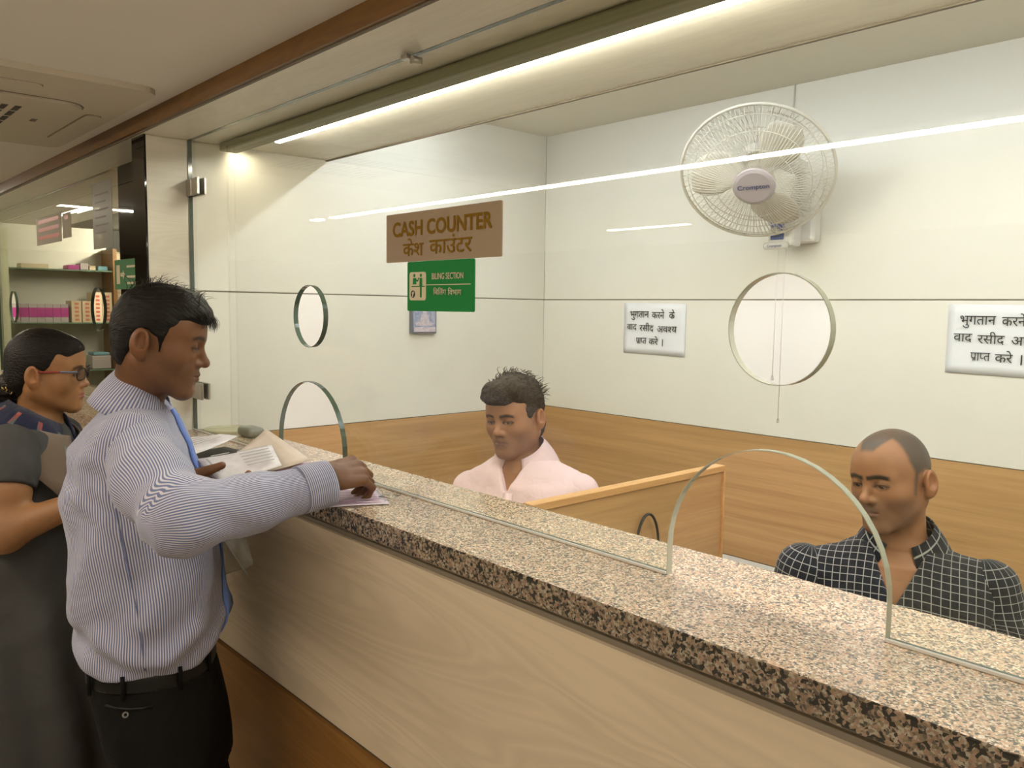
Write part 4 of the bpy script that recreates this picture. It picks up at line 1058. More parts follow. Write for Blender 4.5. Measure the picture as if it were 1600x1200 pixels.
def collar(P_, nb, hd, m, tilt=0, s=1.0, point=.055, openw=.035, top=.030, r0=.060, name='collar', hem=.026, r1=.030):
    h = math.radians(hd); fw = np.array([math.cos(h), math.sin(h), 0]); ri = np.array([math.sin(h), -math.cos(h), 0]); up = np.array([0, 0, 1.0])
    c, t_ = math.cos(math.radians(tilt)), math.sin(math.radians(tilt)); fw, up = fw*c-up*t_, up*c+fw*t_
    n = 40; V = []; U = []
    for i in range(n+1):
        a = math.radians(-158+316*i/n)           # 0 at the nape
        f = (abs(a)/math.radians(158)); front = max(0, (f-.55)/.45)
        x, y = math.sin(a), -math.cos(a)
        for j in range(5):
            v = j/4
            rr = (r0+r1*v*(.40+.60*max(min(1, front*2), abs(math.sin(a))))+.004*math.sin(PI*v))*s*(1+.10*front*v); zz_ = top*(1-.75*front)-(top+hem)*v*(1-.25*front)-point*.75*v*front**2
            X = x*rr*1.02+math.copysign(openw*.30*v*front**2, x); Y = y*rr*1.05+.014*v*front
            V.append(np.array(nb)+ri*X+fw*Y+up*zz_); U.append((a*.06, v*.05, 0))
    Q = [[i*5+j, (i+1)*5+j, (i+1)*5+j+1, i*5+j+1] for i in range(n) for j in range(4)]
    o = npmesh(name, [(np.array(V), np.array(Q))], m, P_, {'weave': ('FLOAT_VECTOR', np.array(U))})
    md = o.modifiers.new('t', 'SOLIDIFY'); md.thickness = .0035; md.offset = 0; return o
def eyes(P_, hp, Fr, s, gaze=(0, 1, -.25)):
    gz = np.array(gaze, float); gz /= np.linalg.norm(gz)
    for sx__ in (1, -1):
        c = hp+(np.array([sx__*.031, .0728, -.001])*s)@Fr
        bm = bmesh.new(); bmesh.ops.create_uvsphere(bm, u_segments=24, v_segments=16, radius=.0128*s)
        g3 = Vector(gz@Fr)
        for f in bm.faces: f.material_index = 1 if f.calc_center_median().normalized().dot(g3) > .84 else 0
        bmesh.ops.translate(bm, verts=bm.verts, vec=c)
        under(fin('eye', bm, [M['eye'], M['iris']], None, True), P_)
def strands(name, P_, hp, Fr, s, roots, m, r=.0006):
    """loose hairs: list of (start, mid, end) in head coordinates"""
    bm = bmesh.new()
    for a, b, c in roots:
        pts = []
        for t in (0, .25, .5, .75, 1):
            q = np.array(a)*(1-t)**2+2*np.array(b)*t*(1-t)+np.array(c)*t*t; pts.append(hp+(q*s)@Fr)
        tube(bm, pts, [r, r, r*.9, r*.7, r*.3], 4, caps=False)
    return under(fin(name, bm, m, None, True), P_)
def person(loc, label): return tag(empty('person', loc), label, 'person')
def body_of(P_, hp, Fr, s, g, base, nb, coarse, hands=(), bare=(), clav=None, res=.0028, nr=(.049, .056)):
    """one mesh: head, neck and chest at fine resolution, the covered rest coarse, hands fine"""
    hp = np.array(hp, float); nb = np.array(nb, float); FT = Fr.T.astype(F32)
    n0 = hp+(np.array([0, -.022, -.045])*s)@Fr
    def F(P):
        L = ((P-hp.astype(F32))@FT)/F32(s); d = head_sdf(L, g)*s
        d = sm(d, cone(P, n0, nb, nr[0]*s, nr[1]*s), .03)
        if clav is not None: d = sm(d, loft_sdf(P, *clav), .04)
        return d
    lo = np.minimum(hp, nb)-np.array([.135, .135, .0])*1; hi = np.maximum(hp, nb)+np.array([.135, .135, .13]); lo[2] = nb[2]-g.get('chest', .10)
    V, Q = surf(F, lo, hi, res)
    L = ((V-hp)@Fr.T)/s; tones = [head_tone(L, g, base)]
    parts = [(V, Q)]
    V2, Q2 = surf(coarse[0], coarse[1], coarse[2], coarse[3]); parts.append((V2, Q2)); tones.append(np.tile(np.array(base[:3]), (len(V2), 1)))
    for H in hands:
        v, q = hand_mesh(H); parts.append((v, q)); C_ = np.tile(np.array(base[:3]), (len(v), 1))
        tips = [c_[0][-1] for c_ in H[0]]
        for t_ in tips:
            w = np.clip(1-np.linalg.norm(v-t_, axis=1)/.014, 0, 1)[:, None]*.4; C_ = C_*(1-w)+C_*np.array([1.35, 1.2, 1.15])*w
        for pts, rs in H[0][:4]:
            for kq in pts[1:4]:
                w = np.clip(1-np.linalg.norm(v-kq-H[1][2]*.006, axis=1)/.011, 0, 1)[:, None]*.35; C_ = C_*(1-w)+C_*.6*w
        tones.append(C_)
    for v, q in bare: parts.append((v, q)); tones.append(np.tile(np.array(base[:3]), (len(v), 1)))
    T = np.concatenate(tones); T = np.concatenate([T, np.ones((len(T), 1))], 1)
    o = npmesh('body', parts, M['skin'], P_, {'tone': ('FLOAT_COLOR', T)})
    return o
def hair_of(P_, hp, Fr, s, style, m, res=.003):
    hp = np.array(hp, float); FT = Fr.T.astype(F32)
    F = lambda P: hair_sdf(((P-hp.astype(F32))@FT)/F32(s), style)*s
    V, Q = surf(F, hp-.165, hp+.165, res); L = ((V-hp)@Fr.T)/s
    if style == 'man': st_ = np.stack([np.arctan2(L[:, 0], L[:, 2]+.02)*.1, L[:, 1], L[:, 2]*.15], 1)
    else: st_ = np.stack([L[:, 0], L[:, 1], L[:, 2]], 1)
    return npmesh('hair', [(V, Q)], m, P_, {'strand': ('FLOAT_VECTOR', st_)})
def garment(name, P_, F, lo, hi, res, m, wv):
    V, Q = surf(F, lo, hi, res); return npmesh(name, [(V, Q)], m, P_, {'weave': ('FLOAT_VECTOR', wv(V))})
def local(P, o, hd):
    h = math.radians(hd); dx = P[..., 0]-o[0]; dy = P[..., 1]-o[1]
    return dx*math.sin(h)-dy*math.cos(h), dx*math.cos(h)+dy*math.sin(h), P[..., 2]-o[2]
def seam_line(name, P_, pts, m, r=.0012): return under(tb(name, pts, r, m, None, 5), P_)

def P3(*a): return np.array(pt(*a))
def zpx(py, d, px): return float(pt(px, py, d)[2])
# ------------------------------------------------------------------ standing man
def standing_man():
    P_ = person((-1.78, -.40, 0), 'standing man in a blue striped shirt and black trousers handing papers over the counter')
    hp = np.array([-1.822, -.379, 1.545]); Fr = hframe(58.6, 11.5, 2.5); base = (.155, .068, .028)
    hd = 60; nb = P3(213, 640, 1.80)
    D_ = 1.80; S_ = []
    for py, cx, a, b in ((632, 214, .060, .060), (648, 212, .110, .075), (662, 208, .150, .090), (690, 204, .178, .115), (720, 204, .190, .133), (760, 209, .195, .150),
                         (850, 222, .190, .163), (900, 229, .185, .165), (950, 233, .180, .162), (985, 233, .172, .152), (1005, 233, .160, .138), (1018, 233, .152, .128)):
        c = P3(cx+(7 if py > 700 else 2), py, D_); S_.append((c[2], c[0], c[1], a, b-(.012 if py > 700 else 0)))
    sh_r = P3(200, 702, 1.66); el = P3(283, 808, 1.47); wr = P3(505, 757, 1.645); mid = P3(392, 787, 1.55)
    lsh = P3(225, 690, 1.94); lel = P3(250, 820, 1.98); lwr = P3(272, 782, 1.73)
    Hr = hand_prims(P3(502, 757, 1.64)+np.array([0, 0, .010]), P3(566, 741, 1.70)-P3(502, 757, 1.64), (.50, -.35, .78), -1, (.72, .82, .86, .80), 1.02, (.9, .9), .03)
    Hl = hand_prims(lwr, (.50, .86, -.02), (-.60, .35, -.62), 1, (.35, .4, .4, .4), .98, (.55, .1))
    T_ = [(z, x, y, a-.024, b-.024) for z, x, y, a, b in S_]
    z0 = S_[-1][0]
    hipc = P3(238, 1060, 1.80); lg = P3(272, 1190, 1.80)
    rt = np.array([math.sin(math.radians(hd)), -math.cos(math.radians(hd)), 0]); fw = np.array([math.cos(math.radians(hd)), math.sin(math.radians(hd)), 0])
    legs = []
    for s in (1, -1):
        h_ = hipc+rt*.078*s; h_[2] = .80; k_ = lg+rt*.095*s+fw*.015; k_[2] = .46; f_ = k_-fw*.045; f_[2] = .09; legs.append((h_, k_, f_))
    def coarse(P):
        d = loft_sdf(P, T_, hd)
        for s in legs: d = sm(d, chain(P, s, (.062, .050, .034)), .02)
        for ch in ((sh_r, el, wr), (lsh, lel, lwr)): d = sm(d, chain(P, ch, (.045, .038, .026)), .03)
        return d
    body_of(P_, hp, Fr, 1.0, {'nape': 1, 'stubble': .22, 'tache': .3, 'open': .0034, 'lidz': -.004, 'lip': (.17,.07,.055), 'chest': .02}, base, nb, (coarse, (-2.2, -.8, .05), (-1.2, .0, 1.40), .014), (Hr, Hl), res=.0024)
    eyes(P_, hp, Fr, 1.0, (0, 1, -.35))
    hr = hair_of(P_, hp, Fr, 1.0, 'man', M['hair'], .0028)
    rnd = random.Random(4); R_ = []
    for i in range(150):
        x = rnd.uniform(-.03, .055); y = rnd.uniform(-.07, .075); z = .118-.9*x*x*8-.35*abs(y)**1.6*2
        l_ = rnd.uniform(.012, .03)*(1.5 if -.045 < y < .0 else .8)
        R_.append(((x, y, z-.012), (x+rnd.uniform(-.006, .006), y+.004, z+l_*.4), (x+rnd.uniform(-.012, .016), y+rnd.uniform(-.025, .03), z+l_*rnd.uniform(.3, .9))))
    for i in range(70):
        x = rnd.uniform(-.05, .05); y = .085+rnd.uniform(-.01, .012)
        R_.append(((x, y-.01, .078), (x+.004, y+.018, .070), (x+rnd.uniform(0, .01), y+.016, .045+rnd.uniform(-.008, .006))))
    strands('loose_hair', P_, hp, Fr, 1.0, R_, M['hair'])
    # shirt: torso shell with a yoke, sleeves sewn on
    o3 = S_[4]
    def Fs(P):
        d = loft_sdf(P, S_, hd)
        d = sm(d, cone(P, nb+rt*.03+np.array([0, 0, -.034]), sh_r+np.array([0, 0, .012]), .052, .062), .05)
        d = sm(d, cone(P, nb-rt*.03+np.array([0, 0, -.034]), lsh+np.array([0, 0, .012]), .052, .062), .05)
        lx, ly, lz = local(P, (o3[1], o3[2], z0), hd)
        low = np.exp(-((lz-.05)/.06)**2); wst = np.clip(1-(lz-.0)/.5, 0, 1)
        d = d+.009*low*np.sin(lx*30+lz*60+2*np.sin(ly*20))+.009*wst*wob(P*np.array([1, 1, .6], F32), 30, 21)+.004*wob(P, 46, 5)
        d = d+.005*np.sin((lz*1.0-ly*.8)*42+2.2*np.sin(lz*9+1))*np.clip((lz-.03)/.1, 0, 1)*np.clip((.42-lz)/.12, 0, 1)
        arm = np.exp(-(((P-sh_r.astype(F32)-np.array([-.02, .02, -.11], F32))**2).sum(-1))/.010)
        d = d+.006*arm*np.sin((lz*1.2+ly*.9)*95)
        return np.maximum(d, z0-P[..., 2])
    sh = garment('shirt', P_, Fs, (-2.2, -.78, z0-.02), (-1.45, -.02, nb[2]+.03), .0065, M['shirt1'], lambda V: weave_torso(V, S_, hd, S_[2][0]))
    sleeve('sleeve', P_, (sh_r+np.array([-.015, .02, .005]), sh_r*.5+el*.5+np.array([.01, -.005, .0]), el, mid, wr), (.068, .066, .063, .049, .044), M['shirt1'], hd, 3, .0062, .0055, k=.04)
    sleeve('sleeve', P_, (lsh, lel, lwr-np.array([.0, .03, 0])), (.066, .058, .043), M['shirt1'], hd, 9, .004, .008)
    # cuff ring and its button
    dn = (wr-mid)/np.linalg.norm(wr-mid)
    cf = cuff(P_, wr-dn*.052, wr+dn*.012, .0465, .0445, M['shirt1'])
    bc = P3(486, 779, 1.595); bm = bmesh.new(); q = Vector(CAM-bc).to_track_quat('Z', 'Y').to_matrix().to_4x4()
    lathe(bm, [(0, .0012), (.0030, .0012), (.0034, .0022), (.0045, .0022), (.0055, .0015), (.0055, 0), (0, 0)], 20, Matrix.Translation(bc) @ q); under(fin('cuff_button', bm, M['button'], None, True), P_)
    collar(P_, nb+np.array([.004, .006, .026]), hd, M['shirt1'], 26, 1.06, .045, .03, .044, .058, hem=.042, r1=.040)
    # placket and side seam
    SS = sorted(S_); Zs = [q[0] for q in SS]; bm = bmesh.new(); pr = None
    for z in np.linspace(z0+.03, SS[-2][0]+.012, 34):
        c0 = np.array([np.interp(z, Zs, [q[1] for q in SS]), np.interp(z, Zs, [q[2] for q in SS]), z]); tt = np.linspace(.03, .30, 400)
        row = []
        for o_ in (-.016, .016):
            dd = Fs((c0+rt*o_+fw*tt[:, None]).astype(F32)); t_ = tt[np.where(dd < 0)[0][-1]] if (dd < 0).any() else .06
            row.append(bm.verts.new(c0+rt*o_+fw*(t_+.0035)))
        if pr: bm.faces.new((pr[0], row[0], row[1], pr[1]))
        pr = row
    o = fin('placket', bm, M['shirt1p'], None, True); md = o.modifiers.new('t', 'SOLIDIFY'); md.thickness = .004; md.offset = 0; under(o, P_)
    surface_seam(P_, S_, hd, [(-.10, t) for t in np.linspace(.03, .36, 16)], z0, M['seamb'])
    # trousers, belt, shoes
    TS = []
    for py, cx, a, b in ((1006, 238, .146, .122), (1030, 240, .148, .124), (1060, 246, .155, .128), (1110, 260, .160, .126), (1150, 270, .160, .120), (1185, 276, .155, .115)):
        c = P3(cx, py, D_); TS.append((c[2], c[0], c[1], a, b))
    zc = TS[-1][0]
    def Ft(P):
        d = loft_sdf(P, TS, hd)
        for s in legs: d = sm(d, chain(P, (s[0]-np.array([0, 0, .08])+fw*.02, s[1]+fw*.02, s[2]-np.array([0, 0, .02])), (.088, .080, .070)), .03)
        return d+.003*wob(P*np.array([1, 1, .5], F32), 38, 2)
    garment('trousers', P_, Ft, (-2.15, -.75, .045), (-1.45, -.10, TS[0][0]+.01), .009, M['trouser'], lambda V: V)
    bl = [(TS[0][0]-.004, *TS[0][1:3], .1505, .1265), (TS[1][0]-.006, *TS[1][1:3], .1525, .1285)]
    V, Q = surf(lambda P: loft_sdf(P, bl, hd), (-2.15, -.7, bl[1][0]-.012), (-1.45, -.10, bl[0][0]+.012), .006); npmesh('belt', [(V, Q)], M['leather'], P_)
    for px in (142, 191, 275, 322):
        c = P3(px, 1022, 1.80); f_ = c-CAM; r_, u_ = CR, CU
        tdir = (c-np.array([TS[0][1], TS[0][2], c[2]])); tdir /= np.linalg.norm(tdir); cc = np.array([TS[0][1], TS[0][2], c[2]])
        # walk outwards to the waist surface facing the camera
        v_ = (CAM-cc); v_[2] = 0; v_ /= np.linalg.norm(v_); side_ = CR*((px-235)/1279*1.8)
        lo_, hi_ = 0, .25
        for _ in range(20):
            mm = (lo_+hi_)/2
            if loft_sdf((cc+side_+v_*mm)[None].astype(F32), bl, hd)[0] < .003: lo_ = mm
            else: hi_ = mm
        c2 = cc+side_+v_*lo_
        under(tb('belt_loop', [c2+np.array([0, 0, .022]), c2+v_*.004, c2-np.array([0, 0, .026])], .0045, M['trouser'], None, 6), P_)
    for s in legs:
        V, Q = surf(lambda P, s=s: sm(ell(P, s[2]+fw*.07-np.array([0, 0, .055]), (.05, .05, .038)) if False else chain(P, (s[2]+np.array([0, 0, -.045]), s[2]+fw*.09-np.array([0, 0, .052]), s[2]+fw*.17-np.array([0, 0, .058])), (.042, .038, .030)), P[..., 2]*0+1, .01), s[2]+np.array([-.2, -.2, -.09]), s[2]+np.array([.2, .25, .06]), .008)
        V[:, 2] = np.maximum(V[:, 2], .001); npmesh('shoe', [(V, Q)], M['leather'], P_)
    # back pocket with a button
    for a_, b_ in (((176, 1103, 1.66), (236, 1108, 1.63)),):
        pp = [snap(P3(px, py, 1.6), Ft) for px, py in ((165, 1102), (180, 1106), (200, 1108), (220, 1107), (238, 1103))]
        under(tb('back_pocket', pp, .0022, M['leather'], None, 6), P_)
        c = snap(P3(196, 1117, 1.6), Ft); n_ = (CAM-c)/np.linalg.norm(CAM-c)
        bm = bmesh.new(); lathe(bm, [(.003, .001), (.0055, .0025), (.0065, .001), (.0065, 0)], 18, Matrix.Translation(c) @ Vector(n_).to_track_quat('Z', 'Y').to_matrix().to_4x4()); under(fin('pocket_button', bm, mat('grey_button', (.12,.11,.1,1), .3), None, True), P_)
    return P_
def snap(p, F, far=.5):
    """slide a point along its sight line until it lies on surface F"""
    v = (p-CAM); L_ = np.linalg.norm(v); v /= L_; t = np.linspace(L_-.35, L_+far, 700); Q = CAM+v*t[:, None]
    d = F(Q.astype(F32)); i = np.argmax(d < .0015); return CAM+v*(t[i]-.001)
def cuff(P_, a, b, r0, r1, m):
    d = (b-a); L_ = np.linalg.norm(d); d /= L_; x = np.cross(d, [0, 0, 1.0]); x /= np.linalg.norm(x); y = np.cross(d, x); V = []; U = []; n = 40; k_ = 6
    for i in range(n):
        an = 2*PI*i/n
        for j in range(k_):
            t = j/(k_-1); r = r0+(r1-r0)*t+.0012*math.sin(an*3)+.0008*math.sin(t*PI)
            V.append(a+d*L_*t+(x*math.cos(an)+y*math.sin(an))*r); U.append((L_*t+.001, an*r, 0))
    Q = [[i*k_+j, ((i+1) % n)*k_+j, ((i+1) % n)*k_+j+1, i*k_+j+1] for i in range(n) for j in range(k_-1)]
    o = npmesh('cuff', [(np.array(V), np.array(Q)[:, ::-1])], m, P_, {'weave': ('FLOAT_VECTOR', np.array(U))})
    md = o.modifiers.new('t', 'SOLIDIFY'); md.thickness = .003; md.offset = 0; return o
def ribbon(name, P_, pts, w, m, up=None):
    pts = [Vector(p) for p in pts]; bm = bmesh.new(); pr = None
    for i, p in enumerate(pts):
        t = (pts[min(i+1, len(pts)-1)]-pts[max(i-1, 0)]).normalized(); v = (Vector(CAM)-p).normalized(); s = t.cross(v).normalized()*w/2
        a, b = bm.verts.new(p+s), bm.verts.new(p-s)
        if pr: bm.faces.new((pr[0], a, b, pr[1]))
        pr = (a, b)
    o = fin(name, bm, m, None, True); md = o.modifiers.new('t', 'SOLIDIFY'); md.thickness = .003; return under(o, P_)
M['seamb'] = mat('seam_thread', (.12,.14,.26,1), .8)
def surface_seam(P_, secs, hd, uv, z0, m):
    h = math.radians(hd); rt = np.array([math.sin(h), -math.cos(h), 0]); fw = np.array([math.cos(h), math.sin(h), 0]); pts = []
    Z = [s_[0] for s_ in sorted(secs)]; SS = sorted(secs)
    for y, dz in uv:
        z = z0+dz; g_ = [np.interp(z, Z, [s_[i] for s_ in SS]) for i in range(1, 5)]
        yy_ = y*(-1)*-.0+(.02 if True else 0)+dz*-.05
        x = g_[2]*(1-min(.99, abs(yy_/g_[3]))**2.4)**(1/2.4); pts.append(np.array([g_[0], g_[1], z])+rt*(x+.006)+fw*yy_)
    under(tb('side_seam', pts, .0013, m, None, 5), P_)
MAN = standing_man()
def sheet(name, label, cat, corners, m, bend=0.0, th=.0006, parent=None, n=8, group=None):
    """paper sheet through four corners in order, slightly bowed"""
    c = [Vector(q) for q in corners]; nrm = (c[1]-c[0]).cross(c[3]-c[0]).normalized(); bm = bmesh.new(); g_ = {}
    org = sum(c, Vector())/4 if parent is None else Vector((0, 0, 0))
    for i in range(n+1):
        for j in range(n+1):
            u_, v_ = i/n, j/n; p = c[0]*(1-u_)*(1-v_)+c[1]*u_*(1-v_)+c[2]*u_*v_+c[3]*(1-u_)*v_
            g_[i, j] = bm.verts.new(p+nrm*bend*(4*u_*(1-u_))*(.6+.4*v_)-org)
    for i in range(n):
        for j in range(n): bm.faces.new((g_[i, j], g_[i+1, j], g_[i+1, j+1], g_[i, j+1]))
    o = fin(name, bm, m, None, True, org if parent is None else None); md = o.modifiers.new('t', 'SOLIDIFY'); md.thickness = th; md.offset = 0
    if parent is not None: return under(o, parent)
    return tag(o, label, cat, group)

# ------------------------------------------------------------------ woman behind him
def woman():
    P_ = person((-2.50, -.50, 0), 'woman in a grey kurta and striped scarf with dark-rimmed glasses, at the left edge')
    hp = np.array([-2.487, -.444, 1.439]); s = .94; Fr = hframe(60.5, 5, -3); base = (.29, .14, .058); hd = 58
    nb = P3(58, 662, 2.24); D_ = 2.24; S_ = []
    for py, cx, a, b in ((655, 56, .055, .055), (672, 50, .12, .085), (690, 44, .165, .105), (720, 42, .185, .125), (760, 44, .19, .145), (830, 44, .18, .155), (900, 46, .18, .15), (960, 50, .195, .155), (1050, 54, .215, .165), (1200, 60, .235, .18)):
        c = P3(cx, py, D_); S_.append((c[2], c[0], c[1], a, b))
    c = S_[-1]; S_.append((.30, c[1], c[2], .25, .19))
    sh = P3(14, 704, 2.08); mid = P3(10, 768, 2.04); el = P3(6, 832, 2.02); wr = P3(128, 783, 2.06); hn = P3(168, 768, 2.10)
    rt = np.array([math.sin(math.radians(hd)), -math.cos(math.radians(hd)), 0]); fw = np.array([math.cos(math.radians(hd)), math.sin(math.radians(hd)), 0])
    lsh = nb-rt*.17+np.array([0, 0, -.06]); lel = lsh+fw*.05-np.array([0, 0, .27]); lwr = lel+fw*.08+rt*.16+np.array([0, 0, .05])
    Hr = hand_prims(wr, hn-wr, (.5, -.3, .8), -1, (.5, .5, .6, .6), .9, (.5, .3)); Hl = hand_prims(lwr, rt+fw*.2, (-.3, .1, .9), 1, (.5, .5, .6, .6), .9)
    T_ = [(z, x, y, a-.022, b-.022) for z, x, y, a, b in S_[:-2]]
    legs = [[np.array([c[1], c[2], .7])+rt*.08*q, np.array([c[1], c[2], .4])+rt*.08*q, np.array([c[1], c[2], .07])+rt*.08*q] for q in (1, -1)]
    def coarse(P):
        d = loft_sdf(P, T_, hd)
        for l in legs: d = sm(d, chain(P, l, (.07, .05, .034)), .03)
        d = sm(d, chain(P, (lsh, lel, lwr), (.045, .038, .024)), .03); return d
    arm = surf(lambda P: sm(chain(P, (sh, mid, el), (.052, .050, .046), .03), cone(P, el, wr, .047, .027), .03), np.minimum(sh, wr)-.09-np.array([0, 0, .06]), np.maximum(sh, wr)+.09, .006)
    body_of(P_, hp, Fr, s, {'fat': .007, 'jaw': .046, 'open': .0042, 'lidz': -.003, 'nose': .8, 'lip': (.27,.09,.07), 'chest': .05, 'brow': .8}, base, nb, (coarse, (-2.85, -.95, .03), (-2.1, -.1, 1.30), .016), (Hr, Hl), (arm,), clav=([(S_[0][0], nb[0], nb[1], .05, .05), (S_[2][0], S_[2][1], S_[2][2], .14, .088), (S_[3][0], S_[3][1], S_[3][2], .15, .10)], hd), res=.0028)
    eyes(P_, hp, Fr, s, (0, 1, -.3)); hair_of(P_, hp, Fr, s, 'woman', M['hairw'], .0034)
    # gold hair clip on the bun
    bm = bmesh.new(); rnd = random.Random(2); c0 = np.array([.030, -.098, -.052])
    for i in range(7):
        cc = c0+np.array([rnd.uniform(-.004, .008), rnd.uniform(-.014, .014), rnd.uniform(-.014, .014)]); r_ = rnd.uniform(.007, .011); a0 = rnd.uniform(0, 3)
        pts = [hp+((cc+np.array([.006*math.sin(t*2+a0), r_*math.cos(t), r_*math.sin(t)]))*s)@Fr for t in np.linspace(0, 2*PI, 18)[:-1]]
        tube(bm, pts, .0014, 5, closed=True)
    under(fin('hair_clip', bm, M['gold'], None, True), P_)
    # spectacles
    G = lambda q: Vector(hp+(np.array(q)*s)@Fr)
    fr = mat('dark_spectacle_frame', (.03,.016,.014,1), .25); tm = mat('red_spectacle_arm', (.28,.03,.03,1), .3); bl_ = mat('blue_spectacle_arm', (.10,.13,.22,1), .3)
    for q in (1, -1):
        ring = [(q*.033+.0245*math.copysign(abs(math.cos(t))**.6, math.cos(t)), .104-.010*abs(q*.033+.0245*math.cos(t))/.05, .000+.0165*math.copysign(abs(math.sin(t))**.6, math.sin(t))) for t in np.linspace(0, 2*PI, 29)[:-1]]
        under(tb('lens_frame', [G(p) for p in ring], .0021, fr, None, 6, True), P_)
        bm = bmesh.new(); bm.faces.new([bm.verts.new(G(p)) for p in ring]); under(fin('lens', bm, M['lens']), P_)
        under(tb('spectacle_arm', [G((q*.062, .094, .010)), G((q*.074, .080, .010)), G((q*.077, .055, .009))], .0026, bl_, None, 6), P_)
        under(tb('spectacle_arm', [G((q*.077, .055, .009)), G((q*.080, .020, .006)), G((q*.084, -.010, .004))], .0023, tm, None, 6), P_)
    under(tb('spectacle_bridge', [G((.009, .103, .003)), G((0, .107, .006)), G((-.009, .103, .003))], .0018, fr, None, 6), P_)
    def Fk(P):
        d = loft_sdf(P, S_, hd); z = P[..., 2]
        d = sm(d, cone(P, nb+rt*.05+np.array([0, 0, -.050]), sh+np.array([0, 0, .0]), .045, .060), .05)
        x, y, _ = local(P, (S_[4][1], S_[4][2], 0), hd); low = np.clip((1.0-z)/.35, 0, 1)
        d = d+.010*low*np.sin(np.arctan2(x, y)*11+1.2*np.sin(z*5))+.004*wob(P, 36, 31)
        return np.maximum(d, .3-z)
    garment('kurta', P_, Fk, (-2.85, -.98, .28), (-2.05, -.1, nb[2]+.02), .009, M['kurta'], lambda V: V)
    sleeve('sleeve', P_, (sh, (sh+mid)/2, mid+np.array([0, 0, .004])), (.068, .066, .062), M['kurta'], hd, 4, .002, .006)
    sleeve('sleeve', P_, (lsh, lsh*.5+lel*.5), (.06, .058), M['kurta'], hd, 4, .002, .009)
    for f_ in (1,):
        pp = [snap(P3(px, py, 2.05), Fk, .4) for px, py in ((0, 691), (14, 694), (28, 700), (40, 708), (47, 718))]
        under(tb('gold_piping', pp, .0018, M['gold'], None, 6), P_)
    collar(P_, nb+np.array([0, 0, .020]), hd, M['scarf'], 20, 1.08, .16, .02, .030, .068, name='scarf', hem=.060, r1=.085)
    collar(P_, nb+np.array([0, 0, .004]), hd, M['scarf2'], 20, 1.22, .22, .03, .008, .085, name='scarf_border', hem=.065, r1=.085)
    V, Q = surf(lambda P: np.minimum(*[chain(P, (l[1], l[2]), (.058, .05)) for l in legs]), (-2.8, -.9, .02), (-2.2, -.2, .48), .012); npmesh('trousers', [(V, Q)], M['kurta'], P_)
    for l in legs:
        V, Q = surf(lambda P: chain(P, (l[2]-np.array([0, 0, .035]), l[2]+fw*.15-np.array([0, 0, .042])), (.035, .028)), l[2]+np.array([-.2, -.2, -.08]), l[2]+np.array([.2, .25, .05]), .009); V[:, 2] = np.maximum(V[:, 2], .001); npmesh('shoe', [(V, Q)], M['leather'], P_)
woman()

# ------------------------------------------------------------------ seated clerks
def office_chair(x, y, hd, label):
    e = tag(empty('office_chair', (x, y, 0)), label, 'chair', None); cm = M['leather']
    under(bx('seat', x-.19, x+.19, y-.165, y+.165, .545, .598, cm, bev=.02), e)
    h = math.radians(hd); bxx, byy = x-math.cos(h)*.235, y-math.sin(h)*.235
    bm = bmesh.new(); box(bm, -.19, .19, -.02, .02, 0, .30, .018, 3); bmesh.ops.transform(bm, matrix=Matrix.Translation((bxx, byy, .66)) @ Matrix.Rotation(h-PI/2, 4, 'Z'), verts=bm.verts)
    under(fin('backrest', bm, cm), e)
    under(tb('back_bar', [(x-math.cos(h)*.1, y-math.sin(h)*.1, .54), (bxx, byy, .545), (bxx, byy, .70)], .012, M['steel']), e)
    under(tb('gas_column', [(x, y, .05), (x, y, .545)], .025, M['steel']), e)
    for i in range(5):
        a = 2*PI*i/5+.3; under(tb('base_leg', [(x, y, .09), (x+.24*math.cos(a), y+.24*math.sin(a), .055)], [.02, .013], M['leather']), e)
        under(tb('castor', [(x+.24*math.cos(a)-.012, y+.24*math.sin(a), .025), (x+.24*math.cos(a)+.012, y+.24*math.sin(a), .025)], .025, M['leather'], None, 14), e)
    return e
